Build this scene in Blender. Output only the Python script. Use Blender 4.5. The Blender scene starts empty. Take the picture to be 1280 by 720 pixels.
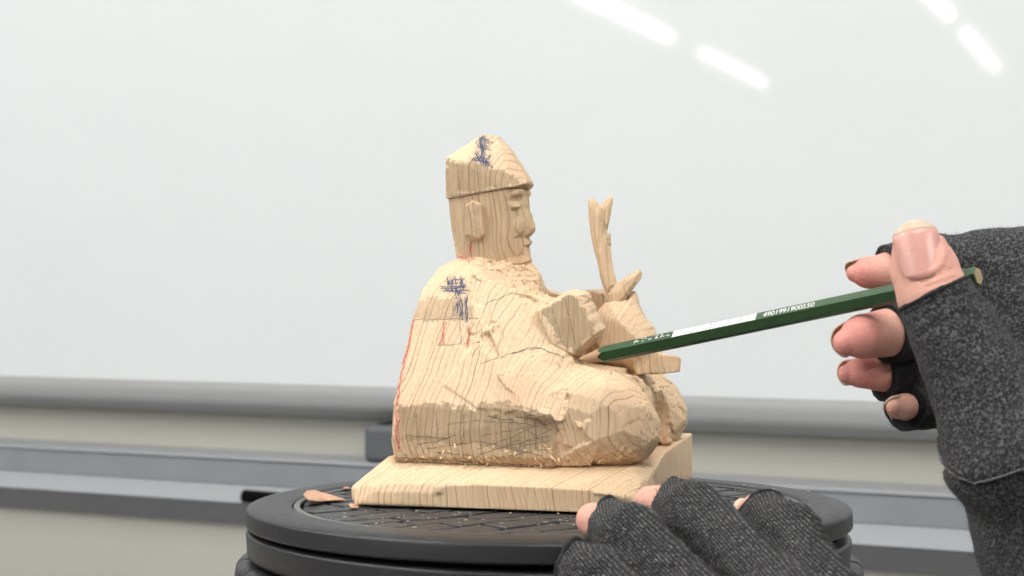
import bpy, bmesh, math, random
import numpy as np
from mathutils import Vector, Matrix, kdtree, noise as mnoise

random.seed(7); rng = np.random.default_rng(7)
scene = bpy.context.scene
col = scene.collection

# ------------------------------------------------------------------ camera
F = 2100.0                     # focal length in photo pixels (1280 wide)
CAM = np.array((0.0, -0.704, 0.089))   # stool seat is z = 0
cam = bpy.data.cameras.new('camera'); camo = bpy.data.objects.new('camera', cam); col.objects.link(camo)
camo.location = CAM; camo.rotation_euler = (math.radians(90), 0, 0)
cam.sensor_width = 36; cam.lens = 36 * F / 1280; cam.clip_start = 0.02; cam.clip_end = 60
cam.dof.use_dof = True; cam.dof.focus_distance = 0.68; cam.dof.aperture_fstop = 19
scene.camera = camo

# ------------------------------------------------------------------ world, exposure
world = bpy.data.worlds.new('World'); scene.world = world; world.use_nodes = True
bg = world.node_tree.nodes['Background']
bg.inputs[0].default_value = (0.97, 0.985, 1.0, 1); bg.inputs[1].default_value = 0.30
scene.view_settings.view_transform = 'Standard'; scene.view_settings.look = 'None'
scene.view_settings.gamma = 1; scene.view_settings.use_curve_mapping = False
scene.view_settings.exposure = 0.12
scene.cycles.use_denoising = True
try: scene.cycles.denoiser = 'OPENIMAGEDENOISE'
except Exception: pass
scene.cycles.max_bounces = 6; scene.cycles.sample_clamp_indirect = 4
LAMP_POWER = 50.0

def QD(px, py, d):             # point seen at a photo pixel, at depth d metres
    return np.array(((px - 640) / F * d, CAM[1] + d, CAM[2] - (py - 360) / F * d))

# ------------------------------------------------------------------ helpers: objects and tags
def link(name, mesh, mat=None, parent=None):
    o = bpy.data.objects.new(name, mesh); col.objects.link(o)
    if mat is not None and mesh is not None and not mesh.materials: mesh.materials.append(mat)
    if parent is not None: o.parent = parent
    return o
def empty(name, loc=(0, 0, 0), rz=0.0):
    o = bpy.data.objects.new(name, None); col.objects.link(o)
    o.empty_display_size = 0.02; o.location = loc; o.rotation_euler = (0, 0, rz); return o
def tag(o, label, cat=None, group=None, kind=None):
    if label: o['label'] = label
    if cat: o['category'] = cat
    if group: o['group'] = group
    if kind: o['kind'] = kind
    return o
def smooth(me, flag=True):
    me.polygons.foreach_set('use_smooth', [flag] * len(me.polygons)); me.update()
def from_bm(bm, name, sm=False):
    me = bpy.data.meshes.new(name); bm.normal_update(); bm.to_mesh(me); bm.free()
    if sm: smooth(me)
    return me
def from_arrays(name, V, Fq, sm=True):
    me = bpy.data.meshes.new(name); nv, nf = len(V), len(Fq); w = Fq.shape[1]
    me.vertices.add(nv); me.vertices.foreach_set('co', np.ascontiguousarray(V, np.float32).ravel())
    me.loops.add(nf * w); me.loops.foreach_set('vertex_index', np.ascontiguousarray(Fq, np.int32).ravel())
    me.polygons.add(nf); me.polygons.foreach_set('loop_start', np.arange(nf, dtype=np.int32) * w)
    me.polygons.foreach_set('loop_total', np.full(nf, w, np.int32))
    me.update(calc_edges=True); me.validate()
    if sm: smooth(me)
    return me
def lathe(name, prof, seg=160, sm=True, closed=True):
    P = np.array(prof); n = len(P); a = np.linspace(0, 2 * math.pi, seg, endpoint=False)
    V = np.stack([np.outer(P[:, 0], np.cos(a)), np.outer(P[:, 0], np.sin(a)), np.repeat(P[:, 1:2], seg, 1)], -1).reshape(-1, 3)
    fs = []
    m = n if closed else n - 1
    i = np.arange(seg); j = (i + 1) % seg
    for k in range(m):
        k2 = (k + 1) % n
        fs.append(np.stack([k * seg + i, k * seg + j, k2 * seg + j, k2 * seg + i], -1))
    return from_arrays(name, V, np.concatenate(fs), sm)
def rounded_profile(pts, r, n=5):
    """2D closed polygon with rounded corners (r may be a list)."""
    out = []; N = len(pts)
    for i in range(N):
        p0, p1, p2 = np.array(pts[i - 1]), np.array(pts[i]), np.array(pts[(i + 1) % N])
        rr = r[i] if hasattr(r, '__len__') else r
        a = (p0 - p1); b = (p2 - p1); la, lb = np.linalg.norm(a), np.linalg.norm(b)
        if rr <= 0: out.append(tuple(p1)); continue
        q = min(rr, la * .49, lb * .49); A = p1 + a / la * q; B = p1 + b / lb * q
        for t in np.linspace(0, 1, n + 1):
            out.append(tuple((1 - t) ** 2 * A + 2 * t * (1 - t) * p1 + t * t * B))
    return out
def extrude_profile(name, prof, l0, l1, sm=False):
    """closed 2D profile (u, z) swept along local x from l0 to l1; local axes x along, y = -u, z."""
    n = len(prof); bm = bmesh.new()
    a = [bm.verts.new((l0, -u, z)) for u, z in prof]; b = [bm.verts.new((l1, -u, z)) for u, z in prof]
    for i in range(n): bm.faces.new((a[i], a[(i + 1) % n], b[(i + 1) % n], b[i]))
    bm.faces.new(a[::-1]); bm.faces.new(b); bmesh.ops.recalc_face_normals(bm, faces=bm.faces)
    return from_bm(bm, name, sm)
def box_bm(bm, lo, hi, bev=0.0, seg=2):
    r = bmesh.ops.create_cube(bm, size=1.0)
    for v in r['verts']:
        for k in range(3): v.co[k] = lo[k] + (v.co[k] + .5) * (hi[k] - lo[k])
    if bev > 0:
        es = list({e for v in r['verts'] for e in v.link_edges})
        bmesh.ops.bevel(bm, geom=es, offset=bev, segments=seg, affect='EDGES', profile=0.5)

# ------------------------------------------------------------------ helpers: signed distance sculpting
class SDF:
    def __init__(self, lo, hi, h):
        self.lo = np.array(lo, float); self.h = h
        self.n = np.ceil((np.array(hi) - self.lo) / h).astype(int) + 1
        self.ax = [(self.lo[k] + np.arange(self.n[k]) * h).astype(np.float32) for k in range(3)]
        self.v = np.full(self.n, 1.0, np.float32)
    def sub(self, lo, hi, m):
        sl = []
        for k in range(3):
            a = int(np.clip((lo[k] - m - self.lo[k]) / self.h, 0, self.n[k])); b = int(np.clip((hi[k] + m - self.lo[k]) / self.h + 2, 0, self.n[k]))
            sl.append(slice(a, b))
        X = self.ax[0][sl[0]][:, None, None]; Y = self.ax[1][sl[1]][None, :, None]; Z = self.ax[2][sl[2]][None, None, :]
        return tuple(sl), X, Y, Z
    def apply(self, prim, k=0.0, op='union'):
        lo, hi, f = prim; sl, X, Y, Z = self.sub(lo, hi, k * 1.5 + self.h * 4)
        if 0 in self.v[sl].shape: return
        d = f(X, Y, Z).astype(np.float32); a = self.v[sl]
        if op == 'union':
            if k > 0:
                hh = np.clip(.5 + .5 * (a - d) / k, 0, 1); r = a * (1 - hh) + d * hh - k * hh * (1 - hh)
                r = np.where(a > .9, d, r)
            else: r = np.minimum(a, d)
        else:
            d = -d
            if k > 0:
                hh = np.clip(.5 - .5 * (a - d) / k, 0, 1); r = a * (1 - hh) + d * hh + k * hh * (1 - hh)
                r = np.where(a > .9, a, r)
            else: r = np.maximum(a, d)
        self.v[sl] = r
    def mesh(self):
        v = self.v; s = v < 0
        c = np.zeros(tuple(np.array(v.shape) - 1), np.uint8)
        for a in (0, 1):
            for b in (0, 1):
                for g in (0, 1):
                    c += s[a:a + c.shape[0], b:b + c.shape[1], g:g + c.shape[2]]
        mask = (c > 0) & (c < 8); idx = np.argwhere(mask)
        pos = np.zeros((len(idx), 3)); cnt = np.zeros(len(idx))
        cor = [(a, b, g) for a in (0, 1) for b in (0, 1) for g in (0, 1)]
        for p in cor:
            for k in range(3):
                if p[k]: continue
                q = list(p); q[k] = 1
                va = v[idx[:, 0] + p[0], idx[:, 1] + p[1], idx[:, 2] + p[2]]; vb = v[idx[:, 0] + q[0], idx[:, 1] + q[1], idx[:, 2] + q[2]]
                cr = (va < 0) != (vb < 0); t = np.where(cr, va / np.where(cr, va - vb, 1), 0)
                for m in range(3): pos[:, m] += cr * (p[m] + (t if m == k else 0))
                cnt += cr
        V = self.lo + (idx + pos / cnt[:, None]) * self.h
        vid = np.full(mask.shape, -1, np.int32); vid[mask] = np.arange(len(idx))
        fs = []
        for k in range(3):
            sl0 = [slice(1, -1)] * 3; sl1 = [slice(1, -1)] * 3; sl0[k] = slice(0, -1); sl1[k] = slice(1, None)
            a, b = s[tuple(sl0)], s[tuple(sl1)]; e = np.argwhere(a != b)
            if not len(e): continue
            ins = a[e[:, 0], e[:, 1], e[:, 2]]; e = e.copy()
            for m in range(3):
                if m != k: e[:, m] += 1
            u, w = (k + 1) % 3, (k + 2) % 3
            def cell(du, dw):
                q = e.copy(); q[:, u] += du; q[:, w] += dw; return vid[q[:, 0], q[:, 1], q[:, 2]]
            Q4 = np.stack([cell(-1, -1), cell(0, -1), cell(0, 0), cell(-1, 0)], -1)
            Q4[~ins] = Q4[~ins][:, ::-1]; fs.append(Q4)
        Fq = np.concatenate(fs); Fq = Fq[(Fq >= 0).all(1)]
        return V, Fq
def p_hull(pts, r=0.0):
    P = np.array(pts, float); bm = bmesh.new()
    for p in P: bm.verts.new(p)
    g = bmesh.ops.convex_hull(bm, input=bm.verts)
    bm.normal_update(); cen = P.mean(0); pl = {}
    for f in bm.faces:
        n = np.array(f.normal); 
        if np.linalg.norm(n) < .5 or f.calc_area() < 1e-9: continue
        c = np.array(f.verts[0].co); d = n @ c
        if n @ cen - d > 0: n, d = -n, -d
        pl[tuple(np.round(n, 3)) + (round(d, 5),)] = (n, d)
    bm.free(); pl = list(pl.values())
    def f(X, Y, Z):
        o = None
        for n, d in pl:
            e = (np.float32(n[0]) * X + np.float32(n[1]) * Y) + (np.float32(n[2]) * Z - np.float32(d + r))
            o = e if o is None else np.maximum(o, e)
        return o
    return P.min(0) - r, P.max(0) + r, f
def p_ell(c, rad, R=None):
    c = np.array(c, float); rad = np.array(rad, float); R = np.eye(3) if R is None else np.array(R)
    m = rad.max(); mn = rad.min()
    def f(X, Y, Z):
        x, y, z = X - c[0], Y - c[1], Z - c[2]
        q = [(R[k][0] * x + R[k][1] * y + R[k][2] * z) / rad[k] for k in range(3)]
        l = np.sqrt(q[0] ** 2 + q[1] ** 2 + q[2] ** 2)
        g = np.sqrt((q[0] / rad[0]) ** 2 + (q[1] / rad[1]) ** 2 + (q[2] / rad[2]) ** 2) + 1e-6
        return l * (l - 1) / g
    return c - m, c + m, f
def p_cone(a, b, ra, rb, cut=None):
    """capsule with changing radius; cut = (point, dir): everything beyond along dir is removed."""
    a = np.array(a, float); b = np.array(b, float); ab = b - a; L2 = ab @ ab
    def f(X, Y, Z):
        t = np.clip(((X - a[0]) * ab[0] + (Y - a[1]) * ab[1] + (Z - a[2]) * ab[2]) / L2, 0, 1)
        d = np.sqrt((X - a[0] - t * ab[0]) ** 2 + (Y - a[1] - t * ab[1]) ** 2 + (Z - a[2] - t * ab[2]) ** 2) - (ra + (rb - ra) * t)
        if cut is not None:
            c, n = cut; d = np.maximum(d, (X - c[0]) * n[0] + (Y - c[1]) * n[1] + (Z - c[2]) * n[2])
        return d
    r = max(ra, rb)
    return np.minimum(a, b) - r, np.maximum(a, b) + r, f
def vnormals(V, Fq):
    n = np.cross(V[Fq[:, 2]] - V[Fq[:, 0]], V[Fq[:, 3]] - V[Fq[:, 1]]); N = np.zeros_like(V)
    for k in range(4): np.add.at(N, Fq[:, k], n)
    return N / (np.linalg.norm(N, axis=1, keepdims=True) + 1e-12)
def relax(V, Fq, it=1, lam=.5):
    for _ in range(it):
        S = np.zeros_like(V); c = np.zeros(len(V))
        for k in range(4):
            for m in (1, 3):
                np.add.at(S, Fq[:, k], V[Fq[:, (k + m) % 4]]); np.add.at(c, Fq[:, k], 1)
        V = V + lam * (S / c[:, None] - V)
    return V
def smooth_vals(N, Fq, it):
    return relax(N, Fq, it, .8)
def facet(V, Fq, spacing, amt=.85, lim=.0007, seed=1, tilt=.025):
    """flatten the skin into small chisel facets round random seed points."""
    r = np.random.default_rng(seed); N = smooth_vals(vnormals(V, Fq), Fq, 6)
    N /= np.linalg.norm(N, axis=1, keepdims=True) + 1e-12
    order = r.permutation(len(V)); cellkey = {}; seeds = []
    for i in order[:min(len(order), 30000)]:
        k = tuple((V[i] / spacing).astype(int))
        if k in cellkey: continue
        cellkey[k] = 1; seeds.append(i)
    kd = kdtree.KDTree(len(seeds))
    for j, i in enumerate(seeds): kd.insert(V[i], j)
    kd.balance()
    K = 6; nn = np.array([[q[1] for q in kd.find_n(p, K)] for p in V]); sd = np.array(seeds); best = np.full(len(V), 1.0)
    for k in range(K):
        S = sd[nn[:, k]]; ns = N[S]; dn = (N * ns).sum(1); h = -((V - V[S]) * ns).sum(1) / np.maximum(dn, .3)
        h = np.where(dn > .55, h, 1.0); best = np.where(np.abs(h) < np.abs(best), h, best)
    best = np.where(np.abs(best) < .9, best, 0)
    return V + N * np.clip(best * amt, -lim, lim)[:, None]

# ------------------------------------------------------------------ helpers: node materials
class NT:
    def __init__(self, name):
        self.m = bpy.data.materials.new(name); self.m.use_nodes = True; self.t = self.m.node_tree
        self.b = self.t.nodes['Principled BSDF']
    def n(self, ty, **kw):
        o = self.t.nodes.new(ty)
        for k, v in kw.items():
            if k.startswith('i_'):
                key = k[2:]; key = int(key) if key.isdigit() else key.replace('_', ' ')
                self.set(o.inputs[key], v)
            else: setattr(o, k, v)
        return o
    def set(self, inp, v):
        if isinstance(v, bpy.types.NodeSocket): self.t.links.new(v, inp)
        else: inp.default_value = v
    def math(self, op, a, b=0.0, c=None):
        o = self.n('ShaderNodeMath', operation=op); self.set(o.inputs[0], a); self.set(o.inputs[1], b)
        if c is not None: self.set(o.inputs[2], c)
        return o.outputs[0]
    def ramp(self, f, stops):
        o = self.n('ShaderNodeValToRGB'); e = o.color_ramp.elements
        while len(e) < len(stops): e.new(0.5)
        for el, (p, c) in zip(e, stops):
            el.position = p; el.color = (c, c, c, 1) if not hasattr(c, '__len__') else (*c, 1)
        self.set(o.inputs[0], f); return o.outputs[0]
    def mix(self, f, a, b, mode='MIX'):
        o = self.n('ShaderNodeMix', data_type='RGBA', blend_type=mode)
        self.set(o.inputs[0], f); self.set(o.inputs[6], a if not isinstance(a, tuple) else (*a, 1) if len(a) == 3 else a)
        self.set(o.inputs[7], b if not isinstance(b, tuple) else (*b, 1) if len(b) == 3 else b); return o.outputs[2]
    def noise(self, vec, scale, detail=3, rough=.5):
        o = self.n('ShaderNodeTexNoise'); self.set(o.inputs['Vector'], vec); o.inputs['Scale'].default_value = scale
        o.inputs['Detail'].default_value = detail; o.inputs['Roughness'].default_value = rough; return o.outputs[0]
    def coord(self, out='Object'): return self.n('ShaderNodeTexCoord').outputs[out]
    def scaled(self, vec, s, rot=(0, 0, 0)):
        o = self.n('ShaderNodeMapping'); self.set(o.inputs[0], vec); o.inputs['Scale'].default_value = s; o.inputs['Rotation'].default_value = rot; return o.outputs[0]
    def bump(self, h, dist, strength=1.0, prev=None):
        o = self.n('ShaderNodeBump'); self.set(o.inputs['Height'], h); o.inputs['Distance'].default_value = dist; o.inputs['Strength'].default_value = strength
        if prev is not None: self.set(o.inputs['Normal'], prev)
        return o.outputs[0]
    def out(self, color=None, rough=None, normal=None, **kw):
        b = self.b
        if color is not None: self.set(b.inputs['Base Color'], (*color, 1) if isinstance(color, tuple) and len(color) == 3 else color)
        if rough is not None: self.set(b.inputs['Roughness'], rough)
        if normal is not None: self.set(b.inputs['Normal'], normal)
        for k, v in kw.items(): self.set(b.inputs[k.replace('_', ' ')], v)
        return self.m

def mat_plain(name, c, rough=.5, var=.06, scale=60, bump=0.0, bscale=900, **kw):
    t = NT(name); co = t.coord(); n = t.noise(co, scale, 4)
    f = t.ramp(n, [(.3, 1 - var), (.7, 1 + var)]) if False else t.math('MULTIPLY_ADD', n, 2 * var, 1 - var)
    c2 = t.mix(1.0, tuple(c), t.n('ShaderNodeCombineColor', i_0=f, i_1=f, i_2=f).outputs[0], 'MULTIPLY')
    nm = t.bump(t.noise(co, bscale, 2), bump) if bump else None
    rr = t.math('MULTIPLY_ADD', t.noise(co, scale * 2.3, 3), .16, rough - .08)
    return t.out(c2, rr, nm, **kw)

def mat_wood():
    t = NT('carved_pale_wood'); co = t.coord()
    sep = t.n('ShaderNodeSeparateXYZ', i_0=co)
    w1 = t.noise(co, 22, 2); w2 = t.noise(t.scaled(co, (1, 1, .15)), 90, 2)
    v = t.math('ADD', t.math('MULTIPLY', sep.outputs[0], .78), t.math('MULTIPLY', sep.outputs[1], -.62))
    v = t.math('ADD', v, t.math('MULTIPLY', sep.outputs[2], .06))
    v = t.math('ADD', v, t.math('MULTIPLY', w1, .010)); v = t.math('ADD', v, t.math('MULTIPLY', w2, .0006))
    # ring width changes slowly through the block
    one = t.n('ShaderNodeTexNoise', noise_dimensions='1D', i_W=v); one.inputs['Scale'].default_value = 130; one.inputs['Detail'].default_value = 1
    v2 = t.math('ADD', v, t.math('MULTIPLY', one.outputs[0], .0030))
    ph = t.math('FRACT', t.math('MULTIPLY', v2, 1 / .0018))
    ring = t.ramp(ph, [(0, .0), (.45, .05), (.74, .20), (.86, 1), (.95, .9), (1, 0)])
    ringid = t.n('ShaderNodeTexWhiteNoise', noise_dimensions='1D'); t.set(ringid.inputs['W'], t.math('FLOOR', t.math('MULTIPLY', v2, 1 / .0018)))
    ring = t.math('MULTIPLY', ring, t.math('MULTIPLY_ADD', t.math('POWER', ringid.outputs[0], 1.6), .95, .22))
    ring = t.math('MULTIPLY', ring, t.math('MULTIPLY_ADD', t.noise(t.scaled(co, (1, 1, .3)), 260, 2), 1.3, .1))
    fib = t.noise(t.scaled(co, (1, 1, .045)), 1500, 2); fib2 = t.noise(t.scaled(co, (1, 1, .08)), 420, 3)
    att = t.n('ShaderNodeAttribute', attribute_name='marks'); ms = t.n('ShaderNodeSeparateColor', i_0=att.outputs['Color'])
    broad = t.noise(co, 45, 3)
    base = t.mix(broad, (.77, .605, .42), (.70, .52, .34))
    base = t.mix(t.ramp(t.noise(co, 34, 2), [(.52, 0.0), (.72, .45)]), base, (.72, .44, .29))
    base = t.mix(t.math('MULTIPLY', fib2, .35), base, (.68, .46, .26))
    base = t.mix(t.ramp(fib, [(.42, 0.0), (.72, .5)]), base, (.52, .33, .17))
    base = t.mix(t.math('MULTIPLY', ring, .85), base, (.24, .13, .055))
    nick = t.ramp(t.noise(t.scaled(co, (1, 1, .22)), 430, 3, .6), [(.64, 0.0), (.72, .55)])
    base = t.mix(t.math('MULTIPLY', nick, t.ramp(t.noise(co, 60, 2), [(.42, 0.0), (.62, 1.0)])), base, (.30, .18, .085))
    # old handled skin where no fresh cut was taken, plus painted shade
    on = t.noise(t.scaled(co, (1, 1, .35)), 170, 4, .65)
    old = t.math('MULTIPLY', ms.outputs[1], t.ramp(on, [(.28, .55), (.62, 1.0)]))
    old_shade_c = t.mix(t.ramp(on, [(.35, 0.0), (.68, 1.0)]), (.215, .15, .082), (.38, .275, .155))
    old_shade_c = t.mix(t.ramp(fib2, [(.45, 0.0), (.62, .55)]), old_shade_c, (.17, .12, .07))
    old_shade_c = t.mix(t.math('MULTIPLY', ring, .9), old_shade_c, (.13, .08, .045))
    base = t.mix(t.math('MULTIPLY', old, .85), base, old_shade_c)
    sc = t.ramp(t.noise(co, 800, 3, .7), [(.36, .15), (.56, 1.0)])
    base = t.mix(t.math('MULTIPLY', ms.outputs[0], t.math('MULTIPLY', sc, .9)), base, (.40, .035, .04))
    sb = t.ramp(t.noise(co, 900, 2), [(.30, .45), (.5, 1.0)])
    base = t.mix(t.math('MULTIPLY', ms.outputs[2], t.math('MULTIPLY', sb, .92)), base, (.03, .04, .09))
    base = t.mix(t.math('MULTIPLY', att.outputs['Alpha'], t.math('MULTIPLY', sc, .85)), base, (.07, .055, .05))
    n1 = t.bump(t.noise(co, 240, 3), .0004, .5)
    n2 = t.bump(ring, .00022, .8, n1)
    n3 = t.bump(fib, .00016, .8, n2)
    n4 = t.bump(t.noise(co, 1400, 3), .00012, .7, n3)
    return t.out(base, t.math('MULTIPLY_ADD', fib2, .2, .5), n4, Specular_IOR_Level=.3)

def mat_glove(name, rib=0.0, dark=(.007, .007, .0075), light=(.12, .12, .12)):
    t = NT(name); co = t.coord()
    sp = t.noise(co, 1050, 3, .8); sp2 = t.noise(co, 160, 3)
    vor = t.n('ShaderNodeTexVoronoi', i_Vector=co); vor.inputs['Scale'].default_value = 1000
    f = t.math('ADD', t.math('MULTIPLY', sp, .75), t.math('MULTIPLY', vor.outputs['Distance'], .25))
    h = f
    if rib:
        wv = t.n('ShaderNodeTexWave', wave_type='BANDS', bands_direction='X', i_Vector=t.scaled(co, (1, 1, 1), (0.3, .9, .35)))
        wv.inputs['Scale'].default_value = 300; wv.inputs['Distortion'].default_value = 1.6; wv.inputs['Detail'].default_value = 2; wv.inputs['Detail Scale'].default_value = 3
        f = t.math('ADD', t.math('MULTIPLY', f, .72), t.math('MULTIPLY', wv.outputs[1], rib * .28)); h = f
    c = t.mix(t.ramp(f, [(.43, 0.0), (.52, .25), (.62, 1.0)]), dark, light)
    c = t.mix(t.math('MULTIPLY', sp2, .35), c, (.03, .03, .032))
    att = t.n('ShaderNodeAttribute', attribute_name='marks'); ms = t.n('ShaderNodeSeparateColor', i_0=att.outputs['Color'])
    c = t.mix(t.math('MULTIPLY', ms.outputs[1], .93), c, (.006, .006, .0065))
    nm = t.bump(h, .0014, 1.0, t.bump(t.noise(co, 190, 3), .0012, .5))
    return t.out(c, .95, nm, Specular_IOR_Level=.15, Sheen_Weight=.05, Sheen_Roughness=.6)

def mat_skin():
    t = NT('skin'); co = t.coord(); n = t.noise(co, 140, 3); f = t.noise(co, 2200, 3)
    att = t.n('ShaderNodeAttribute', attribute_name='marks'); ms = t.n('ShaderNodeSeparateColor', i_0=att.outputs['Color'])
    c = t.mix(n, (.60, .31, .235), (.70, .42, .32))
    c = t.mix(t.math('MULTIPLY', ms.outputs[0], .75), c, (.62, .22, .195))
    c = t.mix(t.math('MULTIPLY', ms.outputs[1], .6), c, (.45, .20, .15))
    vo = t.n('ShaderNodeTexVoronoi', feature='DISTANCE_TO_EDGE', i_Vector=co); vo.inputs['Scale'].default_value = 1500
    nm = t.bump(vo.outputs['Distance'], .00012, .5, t.bump(f, .00012, .5))
    c = t.mix(t.ramp(t.noise(co, 330, 4, .7), [(.38, 0.0), (.66, .4)]), c, (.60, .25, .20))
    nm = t.bump(t.noise(t.scaled(co, (1, 1, 2.2)), 520, 3), .00035, .6, nm)
    return t.out(c, .56, nm, Subsurface_Weight=.08, Subsurface_Radius=(1, .35, .2), Subsurface_Scale=.0025, Specular_IOR_Level=.4)

WOOD = mat_wood()
GLOVE = mat_glove('grey_heather_glove')
GLOVE2 = mat_glove('grey_knit_glove', rib=.55, light=(.24, .24, .23))
HEM = mat_plain('black_hem_thread', (.012, .012, .013), .95, .4, 500, .0006, 1500)
SKIN = mat_skin()
NAIL = mat_plain('finger_nail', (.63, .305, .25), .30, .08, 300, .00006, 500, Subsurface_Weight=.1)
NAIL_EDGE = mat_plain('nail_free_edge', (.62, .49, .35), .35, .05, 200)
BLACK = mat_plain('black_plastic', (.0125, .0125, .0135), .42, .3, 90, .00006, 2500, Specular_IOR_Level=.34)
BLACK2 = mat_plain('black_rubber_tile', (.026, .026, .028), .48, .3, 120, .00015, 1800)
GROOVE = mat_plain('dark_groove', (.004, .004, .004), .9, Specular_IOR_Level=.05)
LIP = mat_plain('scuffed_grey_lip', (.11, .11, .11), .5, .4, 300)
def board_mat():
    t = NT('glossy_whiteboard'); co = t.coord(); n = t.noise(co, 3, 2)
    c = t.mix(n, (.70, .73, .725), (.72, .745, .74)); sm = t.noise(t.scaled(co, (.6, 1, 2.5), (0, .5, 0)), 5, 4, .6); c = t.mix(t.ramp(sm, [(.5, 0.0), (.75, .06)]), c, (.45, .47, .48))
    return t.out(c, .5, None, Coat_Weight=.15, Coat_Roughness=.038, Specular_IOR_Level=.1)
BOARD = board_mat()
ALU = mat_plain('grey_aluminium', (.22, .235, .25), .5, .14, 26)
ALU_L = mat_plain('pale_aluminium', (.34, .352, .365), .45, .04, 20)
WALLM = mat_plain('beige_wall_paint', (.44, .428, .375), .8, .04, 8, .0003, 400)

# ================================================================== setting: wall, whiteboard, tray
TH = math.atan(F / 4350)
WDIR = np.array((math.cos(TH), -math.sin(TH), 0)); WN = np.array((-math.sin(TH), -math.cos(TH), 0))   # along the wall, towards the camera
P0 = np.array((0, CAM[1] + 1.5, 0.0))             # whiteboard face under the view axis
def wz(row, out=0.0):                              # height seen at a row in the picture's middle column
    d = 1.5 - out * math.cos(TH) ; return CAM[2] - (row - 360) / F * d
wall_rot = -TH
def on_wall(o, out=0.0):
    p = P0 + WN * out; o.location = p; o.rotation_euler = (0, 0, wall_rot); return o
wm = extrude_profile('wall', [(-.030, -1.0), (-.030, 1.9), (-.13, 1.9), (-.13, -1.0)], -2.2, 2.2)
wall = on_wall(link('wall', wm, WALLM)); wall['kind'] = 'structure'
wb = on_wall(empty('whiteboard')); tag(wb, 'large glossy whiteboard on the wall reflecting ceiling lamps', 'whiteboard')
zb = wz(494)
link('writing_surface', extrude_profile('writing_surface', [(0, zb + .004), (0, 1.25), (-.018, 1.25), (-.018, zb + .004)], -1.9, 1.9), BOARD, wb)
link('bottom_frame', extrude_profile('bottom_frame', rounded_profile([(.003, zb - .004), (.0012, zb + .0038), (-.018, zb + .0038), (-.024, zb - .027), (-.016, zb - .027), (.0, zb - .018)], [.004, .0006, 0, 0, .002, .012], 6), -1.9, 1.9), mat_plain('grey_frame', (.36, .365, .36), .5, .04, 20), wb)
tr = on_wall(empty('pen_tray')); tag(tr, 'long grey aluminium pen tray below the whiteboard', 'pen tray')
z1, z2, z3, z4 = wz(588, .03), wz(626, .03), wz(649, .045), wz(677, .03)
link('tray_back', extrude_profile('tray_back', rounded_profile([(-.0295, z1), (.028, z1), (.028, z1 - .0035), (-.0295, z1 - .0035)], .0012, 3), -1.9, 1.9), ALU_L, tr)
link('tray_face', extrude_profile('tray_face', [(-.0295, z1 - .004), (.026, z1 - .004), (.027, z2), (-.0295, z2)], -1.9, 1.9), ALU, tr)
link('tray_lip', extrude_profile('tray_lip', rounded_profile([(-.0295, z2 - .0005), (.0275, z2 - .0005), (.050, z3), (-.0295, z3)], [0, .001, .002, 0], 3), -1.9, 1.9), ALU_L, tr)
link('tray_underside', extrude_profile('tray_underside', [(-.0295, z3 - .0005), (.0485, z3 - .0005), (.030, z4), (-.0295, z4)], -1.9, 1.9),
     mat_plain('dark_grey_aluminium', (.20, .20, .21), .5, .05, 20), tr)

lp = on_wall(link('wall_out_of_shadow', extrude_profile('wall_out_of_shadow', [(.022, z4 - .001), (-.0295, z4 - .001), (-.0295, -1.0), (.022, -1.0)], -2.2, 2.2), WALLM)); lp['kind'] = 'structure'  # added step in the wall, set forward so the tray shades it less
# dark grey block standing on the tray, half hidden by the figure
def along(px, row, out):       # wall-frame coordinates of a pixel on a plane at distance `out` from the board
    q = np.array(((px - 640) / F, 1.0, -(row - 360) / F)); o = P0 + WN * out - CAM
    d = (o @ WN) / (q @ WN); p = CAM + q * d; return (p - P0) @ WDIR, p[2]
er = on_wall(empty('eraser')); tag(er, 'dark grey plastic eraser block on the tray behind the carving', 'eraser')
l0, zt = along(453, 531, .026); l1, _ = along(545, 560, .026)
bm = bmesh.new(); box_bm(bm, (l0, -.026, z1 + .0003), (l1, .018, zt), .006, 4)
ER = mat_plain('dark_grey_plastic', (.085, .09, .097), .5, .1, 60)
link('body', from_bm(bm, 'body', False), ER, er)
bm = bmesh.new(); box_bm(bm, (l0 + .010, -.016, zt - .0005), (l0 + .018, .006, zt + .0012), .0008, 2); link('slot_trim', from_bm(bm, 'slot_trim'), GROOVE, er)
mk = on_wall(empty('marker_pen')); tag(mk, 'black marker cap lying on the tray lip left of the stool', 'marker')
la, za = along(312, 618, .036)
bm = bmesh.new(); bmesh.ops.create_cone(bm, cap_ends=True, segments=24, radius1=.0062, radius2=.0056, depth=.040, matrix=Matrix.Translation((la + .020, -.046, z3 + .0062)) @ Matrix.Rotation(math.radians(90), 4, 'Y'))
bmesh.ops.bevel(bm, geom=[e for e in bm.edges if e.calc_length() < .003], offset=.0012, segments=2, affect='EDGES')
link('cap', from_bm(bm, 'cap', True), GROOVE, mk)
bm = bmesh.new(); bmesh.ops.create_cone(bm, cap_ends=True, segments=24, radius1=.0054, radius2=.0054, depth=.07, matrix=Matrix.Translation((la + .0755, -.046, z3 + .0062)) @ Matrix.Rotation(math.radians(90), 4, 'Y'))
link('barrel', from_bm(bm, 'barrel', True), BLACK, mk)

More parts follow.
